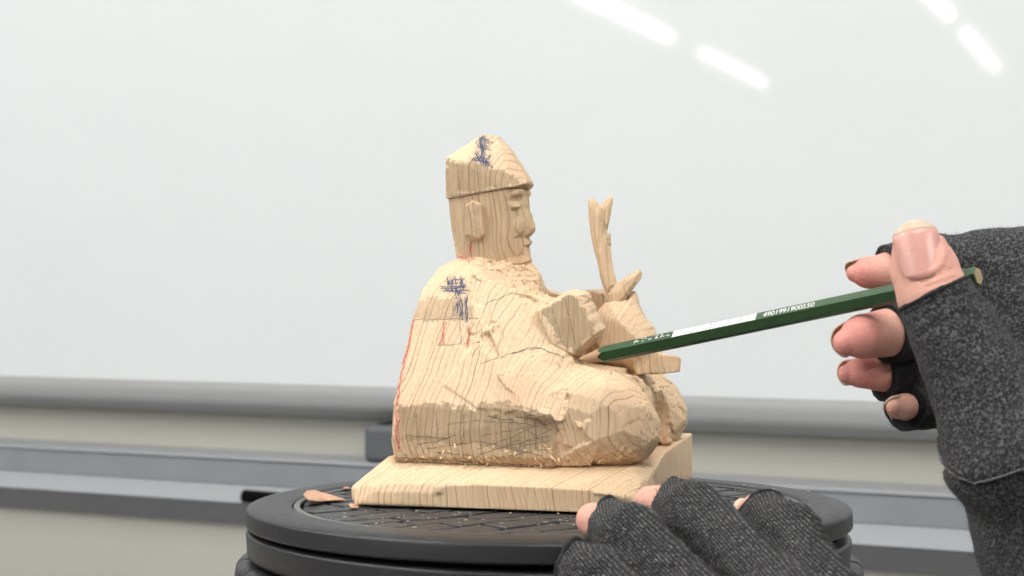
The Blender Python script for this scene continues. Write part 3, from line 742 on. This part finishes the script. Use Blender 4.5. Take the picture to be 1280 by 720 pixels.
pen_marks('dark_pencil_marks', GREY + [[(575, 374), (574, 398)], [(568, 376), (566, 396)], [(581, 374), (583, 398)], [(588, 378), (590, 396)], [(600, 455), (640, 442), (672, 436), (706, 446)], [(520, 557), (560, 549)],
          [(595, 562), (640, 545), (690, 522)], [(520, 515), (522, 560)], [(545, 512), (547, 548)], [(580, 516), (581, 552)], [(625, 508), (627, 556)], [(655, 516), (656, 562)], [(668, 520), (670, 566)], [(636, 524), (688, 556)], [(648, 556), (690, 536)], [(606, 530), (660, 520)], [(540, 566), (600, 570)], [(612, 574), (684, 562)], [(660, 510), (690, 526)], [(556, 203), (560, 240)], [(573, 205), (574, 244)], [(597, 206), (598, 240)], [(557, 246), (600, 241), (658, 230)], [(690, 386), (704, 430)], [(706, 372), (722, 436)], [(560, 282), (571, 312)], [(498, 575), (560, 580), (690, 585)]],
          .00036, mat_plain('soft_pencil', (.19, .145, .10), .7, .4, 900), 1, 43, .8)
def splinters(n_, zones, seed):
    me = body.data; V = np.zeros(len(me.vertices) * 3); me.vertices.foreach_get('co', V); V = V.reshape(-1, 3); N = np.zeros(len(V) * 3); me.vertices.foreach_get('normal', N); N = N.reshape(-1, 3)
    x, y, w = to_px(V); wn = N[:, 0:1] * e1 + N[:, 1:2] * e2 + N[:, 2:3] * np.array((0, 0, 1.0)); m = np.zeros(len(V), bool)
    for z in zones: m |= inpoly(x, y, z)
    ok = np.where(m & ((wn * w).sum(1) < 0))[0]; r = np.random.default_rng(seed); bm = bmesh.new()
    for i in r.choice(ok, n_):
        d = r.normal(0, 1, 3); d -= .75 * (d @ N[i]) * N[i]; d /= np.linalg.norm(d); L = r.uniform(.0008, .0030); b_ = np.cross(N[i], d); b_ /= np.linalg.norm(b_) + 1e-9; wd = r.uniform(.00015, .0005)
        p = V[i] - N[i] * .0001; cu = r.uniform(.0002, .0012)
        a_ = [bm.verts.new(p + b_ * s_) for s_ in (-wd, wd)]; q = p + d * L * .5 + N[i] * cu * .8; c_ = [bm.verts.new(q + b_ * s_) for s_ in (-wd, wd)]; e_ = bm.verts.new(p + d * L + N[i] * cu * r.uniform(.2, 1.6))
        bm.faces.new((a_[0], a_[1], c_[1], c_[0])); bm.faces.new((c_[0], c_[1], e_))
    o = link('splinters', from_bm(bm, 'splinters'), mat_plain('torn_wood_fibre', (.80, .60, .36), .7, .25, 700), body); o['kind'] = 'stuff'
splinters(420, [ROUGH[0], ROUGH[1], [(500, 572), (690, 578), (800, 562), (800, 590), (690, 592), (500, 586)], [(560, 552), (690, 556), (690, 580), (500, 575)]], 31)

# ================================================================== pencil
TIP = QD(721, 450.5, .6700); END = QD(1223, 345, .560)
PL = np.linalg.norm(END - TIP); ax = (END - TIP) / PL
up = np.array((0, 0, 1.0)); si = np.cross(ax, up); si /= np.linalg.norm(si); up = np.cross(si, ax)
if si @ (CAM - TIP) < 0: si = -si
PM = Matrix(((ax[0], up[0], si[0], 0), (ax[1], up[1], si[1], 0), (ax[2], up[2], si[2], 0), (0, 0, 0, 1)))
# local: x along, y up, z = away from the camera is +(-si)
pen = empty('pencil', TIP); pen.rotation_euler = PM.to_euler(); tag(pen, 'dark green hexagonal pencil touching the carving with its sharpened tip', 'pencil')
PR = .0034; ROLL = math.radians(13)
cone_len = .0150; x_cut = cone_len
def rad_cone(x): return .0004 + (PR - .0004) * (x / cone_len)
HEXA = [ROLL + k * math.pi / 3 for k in range(6)]
apoth = PR * math.cos(math.pi / 6)
NS = 96
def hexr(a):
    b = ((a - ROLL) % (math.pi / 3)) - math.pi / 6; return apoth / math.cos(b)
V = []; nseg = NS
ang_ = [2 * math.pi * i / NS + ROLL for i in range(NS)]
def xs_at(a): return cone_len * (hexr(a) - .0004) / (PR - .0004)        # where the cone meets the hexagon: scallops
bm = bmesh.new()
ring0 = [bm.verts.new((xs_at(a) + .00012 * math.sin(9 * a), hexr(a) * math.sin(a), hexr(a) * math.cos(a))) for a in ang_]
ring1 = [bm.verts.new((PL - .0004, hexr(a) * math.sin(a), hexr(a) * math.cos(a))) for a in ang_]
ring2 = [bm.verts.new((PL, hexr(a) * .9 * math.sin(a), hexr(a) * .9 * math.cos(a))) for a in ang_]
for i in range(NS):
    j = (i + 1) % NS
    bm.faces.new((ring0[i], ring1[i], ring1[j], ring0[j])); bm.faces.new((ring1[i], ring2[i], ring2[j], ring1[j]))
GREEN = mat_plain('dark_green_lacquer', (.014, .048, .011), .40, .2, 150, .00003, 900, Specular_IOR_Level=.35)
bm.normal_update()
barrel = link('barrel', from_bm(bm, 'barrel'), GREEN, pen)
bm = bmesh.new(); c0 = [bm.verts.new((PL + .0001, hexr(a) * .9 * math.sin(a), hexr(a) * .9 * math.cos(a))) for a in ang_]; bm.faces.new(c0)
link('end_wood', from_bm(bm, 'end_wood'), mat_plain('pencil_end_wood', (.32, .23, .13), .7, .3, 700), pen)
bm = bmesh.new(); rr = [[bm.verts.new((x, r * math.sin(a), r * math.cos(a))) for a in ang_] for x, r in [(.0022, rad_cone(.0022)), (.006, rad_cone(.006)), (cone_len, PR * .999)]]
rr[2] = rr[2]
for v, a in zip(rr[2], ang_): v.co = (xs_at(a), hexr(a) * math.sin(a) * .998, hexr(a) * math.cos(a) * .998)
for k in range(2):
    for i in range(NS): j = (i + 1) % NS; bm.faces.new((rr[k][i], rr[k + 1][i], rr[k + 1][j], rr[k][j]))
def penwood():
    t = NT('sharpened_cedar'); co = t.coord(); n = t.noise(t.scaled(co, (.12, 1, 1)), 2500, 3)
    return t.out(t.mix(n, (.52, .31, .17), (.34, .19, .10)), .7, t.bump(n, .0002))
link('sharpened_wood', from_bm(bm, 'sharpened_wood', True), penwood(), pen)
bm = bmesh.new(); a_ = [bm.verts.new((.0022, rad_cone(.0022) * math.sin(a), rad_cone(.0022) * math.cos(a))) for a in ang_[::4]]; tp = bm.verts.new((0, 0, 0))
for i in range(len(a_)): bm.faces.new((a_[i], a_[(i + 1) % len(a_)], tp))
link('lead', from_bm(bm, 'lead', True), mat_plain('graphite', (.03, .03, .032), .4), pen)

# print on the upper facing side: find the facet that looks up and at the camera
best = None
for k in range(6):
    a = ROLL + (k + .5) * math.pi / 3; nrm = (math.sin(a), math.cos(a))     # (y, z) in pencil space; camera is at -z... 
    sc_ = nrm[0] * .8 + nrm[1] * .5
    if best is None or sc_ > best[0]: best = (sc_, a)
fa = best[1]; ny, nz = math.sin(fa), math.cos(fa); ty, tz = -nz, ny          # facet normal, in-facet direction
if ty < 0: ty, tz = -ty, -tz
FW = PR                                                            # facet width equals the circumradius
def facet_pt(x, w, h=.00004): return (x, ny * (apoth + h) + ty * w, nz * (apoth + h) + tz * w)
def x_at(px):                   # distance from the tip of the pencil point seen at column px
    lo_, hi_ = 0, PL
    for _ in range(40):
        m = (lo_ + hi_) / 2; p = TIP + ax * m - CAM
        if 640 + p[0] / p[1] * F < px: lo_ = m
        else: hi_ = m
    return lo_
INK = NT('white_print'); n_ = INK.noise(INK.coord(), 1200, 4, .7)
INK.out(INK.mix(INK.ramp(n_, [(.30, 0.0), (.42, 1.0)]), (.10, .14, .10), (.82, .82, .80)), .5); INK = INK.m
DARKINK = mat_plain('dark_green_bars', (.012, .03, .012), .5)
def quads(name, rects, mat, h):
    bm = bmesh.new()
    for (xa, xb, wa, wb) in rects:
        bm.faces.new([bm.verts.new(facet_pt(*q, h)) for q in ((xa, wa), (xb, wa), (xb, wb), (xa, wb))])
    return link(name, from_bm(bm, name), mat, pen)
xa, xb = x_at(846), x_at(950); hw = FW * .46
quads('barcode_field', [(xa, xb, -hw, hw)], INK, .00004)
rects = []; x = xa + .0012
r5 = random.Random(3)
while x < xb - .0028:
    wd = r5.choice((.00014, .00022, .00034)); top = hw if r5.random() < .45 and x > xa + (xb - xa) * .45 else hw * r5.uniform(-.75, .1)
    rects.append((x, x + wd, -hw * .98, top)); x += wd + r5.choice((.0004, .0006, .0009, .0013))
quads('barcode_bars', rects, DARKINK, .00008)
def ftext(body, px0, px1, size_px, name, wy=-.0009):
    cu = bpy.data.curves.new(name, 'FONT'); cu.body = body; cu.size = 1.0
    o = bpy.data.objects.new(name + '_tmp', cu); col.objects.link(o); bpy.context.view_layer.update()
    me = bpy.data.meshes.new_from_object(o.evaluated_get(bpy.context.evaluated_depsgraph_get())); bpy.data.objects.remove(o)
    n = len(me.vertices); co = np.zeros(n * 3); me.vertices.foreach_get('co', co); co = co.reshape(-1, 3)
    w = co[:, 0].max() - co[:, 0].min(); x0, x1 = x_at(px0), x_at(px1); u = (co[:, 0] - co[:, 0].min()) / w
    hh = co[:, 1].max(); P = np.array([facet_pt(x0 + (x1 - x0) * a, wy + b / hh * size_px, .00006) for a, b in zip(u, co[:, 1])])
    me.vertices.foreach_set('co', P.ravel()); me.update(); return link(name, me, INK, pen)
ftext('4901991900550', 959, 1023, .0021, 'number', -.0010)
ftext('\u2666 HB UNI', 800, 842, .0018, 'worn_lettering', -.0005) if False else None
r5 = random.Random(9); xl, xr = x_at(797), x_at(845); rects = []
for i in range(46):
    x = r5.uniform(xl, xr); y = r5.uniform(-hw * .3, hw * .8); rects.append((x, x + r5.uniform(.0002, .0009), y, y + r5.uniform(.0001, .0004)))
quads('worn_lettering', rects, INK, .00005)

# ================================================================== hands
def frame_basis(d):
    d = d / np.linalg.norm(d); a = np.cross(d, (0, 0, 1.0)); 
    if np.linalg.norm(a) < 1e-3: a = np.array((1.0, 0, 0))
    a /= np.linalg.norm(a); return d, a, np.cross(a, d)
def hem_ring(name, c, d, r, parent, th=.0008):
    d, a, b = frame_basis(np.array(d)); bm = bmesh.new(); n, m = 64, 8; vs = []
    for i in range(n):
        t = 2 * math.pi * i / n; rad = math.cos(t) * a + math.sin(t) * b
        k = th * (1 + .25 * math.sin(5 * t + c[0] * 900) + .2 * random.uniform(-1, 1))
        vs.append([bm.verts.new(c + rad * r + (rad * math.cos(s) + d * math.sin(s)) * k) for s in np.linspace(0, 2 * math.pi, m, endpoint=False)])
    for i in range(n):
        for j in range(m):
            bm.faces.new((vs[i][j], vs[(i + 1) % n][j], vs[(i + 1) % n][(j + 1) % m], vs[i][(j + 1) % m]))
    return link(name, from_bm(bm, name, True), HEM, parent)
def nail(c, along_, normal, w, l, parent, free=.22, curve=1.1, mats=(NAIL, NAIL_EDGE)):
    """curved nail plate centred at c; `along_` points to the free edge, `normal` out of the finger."""
    u = np.array(along_) / np.linalg.norm(along_); n = np.array(normal, float); n -= (n @ u) * u; n /= np.linalg.norm(n); s = np.cross(u, n)
    def build(v0, v1, nm, mat, lift):
        bm = bmesh.new(); nu, nv = 14, 10; g = []
        R = w / 2 / math.sin(curve)
        for iv in range(nv + 1):
            v = v0 + (v1 - v0) * iv / nv; row = []
            for iu in range(nu + 1):
                q = -1 + 2 * iu / nu
                # outline: rounded at both ends
                if v > .0: k = (1 - max(0, (v - .55) / .45) ** 2.2 * .55)
                else: k = (1 - max(0, (-v - .5) / .5) ** 2 * .35)
                th = q * curve * k
                vv = v + (.10 * (1 - q * q) if v > .3 else 0) * (v - .3) / .7 - (.14 * (1 - q * q) if v < -.5 else 0) * (-v - .5) / .5
                p = c + s * (R * math.sin(th)) + n * (R * math.cos(th) - R + lift - .0004 * vv * vv) + u * (vv * l / 2)
                row.append(bm.verts.new(p))
            g.append(row)
        for iv in range(nv):
            for iu in range(nu): bm.faces.new((g[iv][iu], g[iv][iu + 1], g[iv + 1][iu + 1], g[iv + 1][iu]))
        bmesh.ops.recalc_face_normals(bm, faces=bm.faces)
        o = link(nm, from_bm(bm, nm, True), mat, parent)
        md = o.modifiers.new('thick', 'SOLIDIFY'); md.thickness = .0005; md.offset = 0
        return o
    o = build(-1, 1 - 2 * free, 'nail', mats[0], 0)
    build(1 - 2 * free, 1.0, 'nail_free_edge', mats[1], 0)
    return o
def chain(S, pts, k, grow=0.0, cut=None):
    for i, ((x1, y1, d1, r1), (x2, y2, d2, r2)) in enumerate(zip(pts[:-1], pts[1:])):
        a, b = QD(x1, y1, d1), QD(x2, y2, d2); c = None
        if cut is not None and i == 0:
            dr = (a - b) / np.linalg.norm(a - b); c = (a, cut if hasattr(cut, '__len__') else dr)
        S.apply(p_cone(a, b, r1 * d1 / F + grow, r2 * d2 / F + grow, c), k)
def fuzz(name, V, Fq, parent, count, length, mat, seed=3):
    r = np.random.default_rng(seed); N = vnormals(V, Fq); w = V - CAM; x = 640 + w[:, 0] / w[:, 1] * F; y = 360 - w[:, 2] / w[:, 1] * F
    ok = np.where((x > 600) & (x < 1320) & (y > 250) & (y < 760) & ((N * w).sum(1) / np.linalg.norm(w, axis=1) < .35))[0]
    i = r.choice(ok, count); d = N[i] * .7 + r.normal(0, .6, (count, 3)); d /= np.linalg.norm(d, axis=1, keepdims=True)
    L = length * r.uniform(.4, 1.3, (count, 1)); p0 = V[i] - N[i] * .0002; s = np.cross(d, r.normal(0, 1, (count, 3))); s /= np.linalg.norm(s, axis=1, keepdims=True) + 1e-9
    bend = r.normal(0, .35, (count, 3)) * L; wd = .00005
    P1 = p0 + d * L * .55; P2 = p0 + d * L + bend
    VV = np.stack([p0 - s * wd, p0 + s * wd, P1 + s * wd * .9, P1 - s * wd * .9, P2 + s * wd * .5, P2 - s * wd * .5], 1).reshape(-1, 3)
    b = np.arange(count)[:, None] * 6; FF = np.concatenate([b + np.array([[0, 1, 2, 3]]), b + np.array([[3, 2, 4, 5]])])
    o = link(name, from_arrays(name, VV, FF, False), mat, parent); o['kind'] = 'stuff'; return o
FUZZ = mat_plain('wool_fuzz', (.085, .085, .085), .95, .4, 900)

def bounds(chs, m=.004):
    L, Hh = [], []
    for c in chs:
        for x, y, d, r in c: p = QD(x, y, d); L.append(p - r * d / F); Hh.append(p + r * d / F)
    return np.min(L, 0) - m, np.max(Hh, 0) + m
# ---- right hand holding the pencil
rh = empty('gloved_hand', QD(1300, 560, .56)); rh.location = (0, 0, 0)
tag(rh, 'right hand in grey fingerless glove holding the green pencil', 'hand')
thumb = [(1148, 313, .556, 32), (1155, 335, .556, 40.5), (1166, 368, .554, 43), (1212, 470, .548, 50), (1265, 560, .543, 84)]
index = [(1069, 341.5, .609, 11.5), (1084, 341, .608, 19.5), (1112, 340, .608, 25), (1165, 333, .612, 28), (1228, 332, .606, 33), (1310, 385, .595, 48)]
middle = [(1058, 428, .5905, 17), (1078, 421, .5915, 28), (1120, 414, .600, 31), (1205, 400, .618, 32), (1310, 440, .605, 46)]
ring = [(1059, 467, .604, 12), (1074, 466, .604, 18.5), (1115, 468, .610, 24), (1205, 462, .622, 30), (1310, 490, .608, 44)]
pinky = [(1117, 508, .590, 10), (1122, 509, .594, 14.5), (1134, 508, .606, 18), (1175, 505, .624, 22), (1290, 540, .606, 40)]
palm = [(1300, 400, .59, 55), (1310, 480, .585, 75), (1300, 560, .57, 95), (1335, 680, .55, 100), (1420, 800, .53, 92)]
def inner(c): return [(x, y, d, r * (1 if i < (3 if c is thumb else 4) else .82)) for i, (x, y, d, r) in enumerate(c)]
S = SDF(*bounds([thumb, index, middle, ring, pinky, palm], .006), .0010)
SK = SDF(*bounds([thumb[:4], index, middle, ring, pinky]), .00062)
chain(SK, inner(thumb), .002); chain(SK, [(x, y, d, r * .7) for x, y, d, r in palm], .004) 
# nail fold, joint creases
for f_ in (index, middle, ring, pinky): chain(SK, inner(f_), .0008)
V, Fq = SK.mesh(); V = relax(V, Fq, 3, .5)
N = vnormals(V, Fq); w_ = V - CAM; x_ = 640 + w_[:, 0] / w_[:, 1] * F; y_ = 360 - w_[:, 2] / w_[:, 1] * F
# creases behind the thumb nail, bulge of the finger pads
crz = np.zeros(len(V))
for ln, a_ in (([(1140, 350), (1165, 345), (1182, 334)], .00035), ([(1152, 353), (1175, 344), (1190, 335)], .0003), ([(1136, 346), (1160, 341)], .0003), ([(1158, 358), (1195, 347)], .00025)):
    m = strokes(x_, y_, [ln], 2.2); crz += m * a_
V = V - N * (crz * (w_[:, 1] < .57))[:, None]
fold = np.clip(strokes(x_, y_, [[(1118, 300), (1124, 325), (1133, 340), (1150, 345), (1172, 335), (1180, 318), (1178, 298)]], 5) - .2, 0, 1) * (w_[:, 1] < .555)
V = V + N * (fold * .0006)[:, None]
me = from_arrays('fingers', V, Fq); C = np.zeros((len(V), 4))
C[:, 0] = np.clip(1.2 - np.hypot(x_ - 1150, y_ - 300) / 55, 0, 1) * .5 + np.clip((1118 - x_) / 40, 0, 1) * (x_ < 1110) * 1.0; C[:, 1] = np.clip(crz / .00035, 0, 1) * .7
put_marks(me, C); link('fingers', me, SKIN, rh)
# thumb nail faces the camera
view = lambda p: (CAM - p) / np.linalg.norm(CAM - p)
ct = QD(1150, 312, .556); ua = QD(1146, 285, .556) - QD(1154, 340, .556)
nz_ = view(ct) + np.array((.10, 0, .05))
nail(QD(1149, 310, .5467), ua + np.array((0, .0046, 0)), nz_, .0146, .0180, rh, .15, .90)
for (px, py, d, wd, ln, nx) in ((1066, 338, .6055, .0095, .0125, (-.45, .2, .55)), (1057, 425, .5885, .011, .014, (-.7, -.05, -.4)), (1058, 464, .6025, .0095, .012, (-.75, -.0, -.35)), (1118, 504, .5895, .0075, .0085, (-.35, -.8, .3))):
    pass
def side_nail(ch, nvec, w, over, free=.28):
    a, b = QD(*ch[0][:3]), QD(*ch[1][:3]); u = (a - b) / np.linalg.norm(a - b); n = np.array(nvec, float); n -= (n @ u) * u; n /= np.linalg.norm(n)
    r0, r1 = ch[0][3] * ch[0][2] / F, ch[1][3] * ch[1][2] / F
    A = a + n * r0 * .98 + u * (r0 * .5 + over); B = b + n * r1 * .98 - u * .001
    nail((A + B) / 2 + n * .0002, A - B, n, w, np.linalg.norm(A - B), rh, free, .95)
side_nail(index, (-.15, .75, .65), .0092, .0018)
side_nail(middle, (-.2, .90, .15), .0120, .0012)
side_nail(ring, (-.2, .90, .10), .0092, .0010)
side_nail(pinky, (-.75, -.1, .65), .0074, .0004)
# glove
g = .0014
chain(S, [(1167, 368, .5535, 44), (1194, 420, .551, 47), (1220, 470, .548, 55), (1267, 560, .543, 92)], .006, g * .4, True)
chain(S, [(1110, 340, .608, 28)] + index[3:], .006, g, True)
chain(S, [(1110, 416, .5985, 32)] + middle[3:], .0015, g, True)
chain(S, [(1104, 468, .6085, 27)] + ring[3:], .0015, g, True)
chain(S, [(1133, 508, .6045, 23)] + pinky[3:], .0015, g * 1.3, True)
chain(S, palm, .012)
S.apply(p_cone(QD(1290, 345, .60), QD(1300, 470, .60), .018, .024), .008)
# web fold between thumb and index, seam groove at the heel of the hand
S.apply(p_cone(QD(1222, 372, .575), QD(1290, 425, .568), .0015, .0012), .006, 'sub')
V, Fq = S.mesh(); V = relax(V, Fq, 4, .5); N = vnormals(V, Fq)
w_ = V - CAM; x_ = 640 + w_[:, 0] / w_[:, 1] * F; y_ = 360 - w_[:, 2] / w_[:, 1] * F; near = w_[:, 1] < .566
wr = np.zeros(len(V))
for ln, a_ in (([(1138, 392), (1165, 376), (1205, 366)], .0007), ([(1140, 404), (1175, 384), (1212, 376)], .0006), ([(1150, 420), (1185, 398), (1214, 388)], .0005), ([(1166, 470), (1176, 478)], .001), ([(1176, 500), (1186, 512)], .0006)):
    wr += strokes(x_, y_, [ln], 3.2) * a_
seam = strokes(x_, y_, [[(1170, 560), (1178, 582), (1195, 600), (1218, 608), (1245, 602), (1290, 586)]], 3.5)
bul = strokes(x_, y_, [[(1172, 552), (1184, 576), (1200, 590), (1220, 597), (1245, 592), (1290, 576)]], 7)
wr += seam * .0013; wr -= bul * .0008
lump = np.array([mnoise.noise(Vector(p * 60)) * .0007 - abs(mnoise.noise(Vector((p[0] * 50, p[1] * 60, p[2] * 95 + p[0] * 40)))) * .0011 + .0006 for p in V])
V = V - N * (wr * near)[:, None] + N * lump[:, None]
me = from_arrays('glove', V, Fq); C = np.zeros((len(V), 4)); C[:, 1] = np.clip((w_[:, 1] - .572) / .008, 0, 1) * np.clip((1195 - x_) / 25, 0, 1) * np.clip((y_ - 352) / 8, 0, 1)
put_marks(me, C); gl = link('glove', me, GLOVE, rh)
fuzz('fuzz', V, Fq, gl, 9000, .0012, FUZZ, 4)
# stitches along the seam
STITCH = mat_plain('grey_seam_thread', (.12, .12, .12), .9, .3, 900)
sp_ = np.array([(1172, 556), (1180, 578), (1196, 595), (1218, 603), (1245, 597), (1290, 581)], float); bm = bmesh.new()
fr = np.where(near & ((N * w_).sum(1) < 0))[0]; prev = None
w2_ = V - CAM; X2 = 640 + w2_[:, 0] / w2_[:, 1] * F; Y2 = 360 - w2_[:, 2] / w2_[:, 1] * F
for i in np.linspace(0, len(sp_) - 1.001, 60):
    k = int(i); q = sp_[k] + (sp_[k + 1] - sp_[k]) * (i - k); j = fr[np.argmin((X2[fr] - q[0]) ** 2 + (Y2[fr] - q[1]) ** 2)]
    p = V[j] + N[j] * .0005
    if prev is not None:
        d_ = Vector(p - prev); L_ = d_.length
        if L_ > 1e-5:
            m_ = Matrix.Translation(Vector((p + prev) / 2)) @ d_.to_track_quat('X', 'Z').to_matrix().to_4x4() @ Matrix.Rotation(.35, 4, 'Z') @ Matrix.Diagonal((L_ * .52, .00042, .00042, 1))
            bmesh.ops.create_icosphere(bm, subdivisions=1, radius=1, matrix=m_)
    prev = p
o = link('seam_stitches', from_bm(bm, 'seam_stitches', True), STITCH, gl); o['kind'] = 'stuff'
def hem_at(c0, c1, r, grow, parent):
    a, b = QD(*c0), QD(*c1); hem_ring('hem', a, a - b, r * c0[2] / F + grow, parent)
hem_at((1167, 368, .5535), (1194, 420, .551), 43.5, g * .4, gl)
hem_at((1110, 340, .608), (1165, 333, .612), 27.5, g, gl)
hem_at((1110, 416, .5985), (1205, 400, .618), 31.5, g, gl)
hem_at((1104, 468, .6085), (1205, 462, .622), 26.5, g, gl)
hem_at((1133, 508, .6045), (1175, 505, .624), 22.5, g * 1.3, gl)

# ---- left hand steadying the carving
lh = empty('gloved_hand', (0, 0, 0)); tag(lh, 'left hand in grey knitted glove steadying the base of the carving', 'hand')
Li = [(814, 630, .620, 23), (838, 632, .612, 27), (868, 648, .580, 41), (985, 760, .53, 46)]
Lm = [(741, 650, .588, 21.5), (764, 656, .580, 26), (787, 673, .556, 40), (915, 805, .52, 46)]
Lr = [(712, 712, .550, 19), (722, 710, .547, 24), (744, 724, .54, 36), (860, 850, .51, 46)]
Lt = [(938, 644, .608, 20), (952, 645, .602, 30), (985, 676, .575, 42), (1035, 780, .54, 56)]
Lp = [(1000, 800, .525, 70), (1060, 900, .49, 100)]
SK = SDF(*bounds([Li, Lm, Lr, Lt]), .0008)
for f_ in (Li, Lm, Lr, Lt): chain(SK, [(x, y, d, r * (1 if i < 2 else .85)) for i, (x, y, d, r) in enumerate(f_)], .0008)
chain(SK, [(900, 820, .515, 50), (1030, 830, .515, 50)], .004)
V, Fq = SK.mesh(); V = relax(V, Fq, 2, .5); me = from_arrays('fingers', V, Fq); C = np.zeros((len(V), 4)); C[:, 0] = .08; put_marks(me, C); link('fingers', me, SKIN, lh)
S = SDF(*bounds([Li, Lm, Lr, Lt, Lp], .006), .0009)
HD = [np.array(v) / np.linalg.norm(v) for v in ((-.80, .50, .15), (-.85, .45, .15), (-.8, .45, .2), (-.45, .75, .35))]
HC = [(836, 632, .606, 30), (755, 654, .580, 29), (712, 704, .548, 27), (950, 645, .602, 31)]
for c, f_, n in zip(HC, (Li, Lm, Lr, Lt), HD): chain(S, [c] + f_[2:], .0022, .0012, n)
chain(S, [(880, 850, .505, 50), (1060, 930, .49, 90)], .012); chain(S, Lp, .008)
V, Fq = S.mesh(); V = relax(V, Fq, 4, .5); N = vnormals(V, Fq)
V = V + N * (np.array([mnoise.noise(Vector(p * 75)) * .0009 - abs(mnoise.noise(Vector((p[0] * 60 + p[2] * 60, p[1] * 40, p[2] * 150 - p[0] * 90)))) * .0014 for p in V]))[:, None]
me = from_arrays('glove', V, Fq); put_marks(me, np.zeros((len(V), 4))); gl = link('glove', me, GLOVE2, lh)
fuzz('fuzz', V, Fq, gl, 9000, .0016, FUZZ, 5)
for c, n in zip(HC, HD): hem_ring('hem', QD(*c[:3]), n, c[3] * c[2] / F + .0014, gl)
nail(QD(931, 632, .611), QD(926, 622, .613) - QD(938, 640, .608), (-.2, -.25, 1), .0065, .007, lh, .6, .9)

# ================================================================== shavings on the seat
CHIP = mat_plain('wood_shaving', (.52, .31, .20), .7, .2, 500, .0002, 1200)
def seat(px, py): d = CAM[2] * F / (py - 360); return QD(px, py, d)
def flake(outline, thick, lift, label):
    """a flat split flake: outline on the seat (pixels), bent upwards along its length"""
    P = np.array([seat(*q) for q in outline]); c = P.mean(0); bm = bmesh.new(); n = len(P)
    x0, x1 = P[:, 0].min(), P[:, 0].max(); rings = []
    for sc_ in (1.0, .8, .55, .3):
        rings.append([bm.verts.new((c[0] + (p[0] - c[0]) * sc_, c[1] + (p[1] - c[1]) * sc_, -.0004 - p[1] * .01396 + lift * ((p[0] - c[0]) * sc_ / (x1 - x0) * -1.3 + .55) ** 2 + .0008 * (1 - sc_) + random.uniform(0, .0007))) for p in P])
    for a_, b_ in zip(rings[:-1], rings[1:]):
        for i in range(n): j = (i + 1) % n; bm.faces.new((a_[i], a_[j], b_[j], b_[i]))
    bm.faces.new(rings[-1]); bmesh.ops.recalc_face_normals(bm, faces=bm.faces)
    o = link('wood_shaving', from_bm(bm, 'wood_shaving'), CHIP); md = o.modifiers.new('thick', 'SOLIDIFY'); md.thickness = thick; md.offset = 1
    return tag(o, label, 'wood shaving', 'wood shavings on the stool seat')
flake([(379, 628), (383, 622), (392, 618), (402, 619), (411, 619.5), (424, 622), (432, 625), (420, 626), (408, 626.5), (397, 629.5), (386, 631)], .0004, .0024, 'pinkish curled wood shaving lying left of the carving')
flake([(436, 634), (441, 632), (449, 632.5), (447, 635), (439, 636)], .0004, .0006, 'small pale wood chip beside the near left corner of the base')
flake([(429, 608), (437, 607), (438, 609), (430, 609.5)], .0004, .0004, 'tiny pale chip on the seat behind the pinkish shaving')
# fine dust and crumbs
bm = bmesh.new(); r6 = random.Random(21)
for i in range(110):
    if i < 70: p = seat(r6.uniform(430, 720), r6.uniform(637, 662))
    elif i < 95: p = seat(r6.uniform(885, 1020), r6.uniform(588, 635))
    else: p = seat(r6.uniform(330, 1000), r6.uniform(600, 668))
    if np.hypot(p[0] - SC[0], p[1]) > .121: continue
    s = r6.choice((.00015, .0002, .0003, .0004)); zz = (.0 if np.hypot(p[0] - SC[0], p[1]) > .106 else -.0008) - p[1] * .01396
    m = Matrix.Translation((p[0], p[1], zz + s * .4)) @ Matrix.Rotation(r6.uniform(0, 6), 4, 'Z') @ Matrix.Diagonal((s * r6.uniform(1, 3), s, s * .5, 1))
    bmesh.ops.create_icosphere(bm, subdivisions=1, radius=1, matrix=m)
o = link('sawdust', from_bm(bm, 'sawdust'), mat_plain('sawdust', (.62, .5, .36), .8, .2, 900)); tag(o, 'fine pale sawdust crumbs scattered on the stool seat', 'sawdust', kind='stuff')
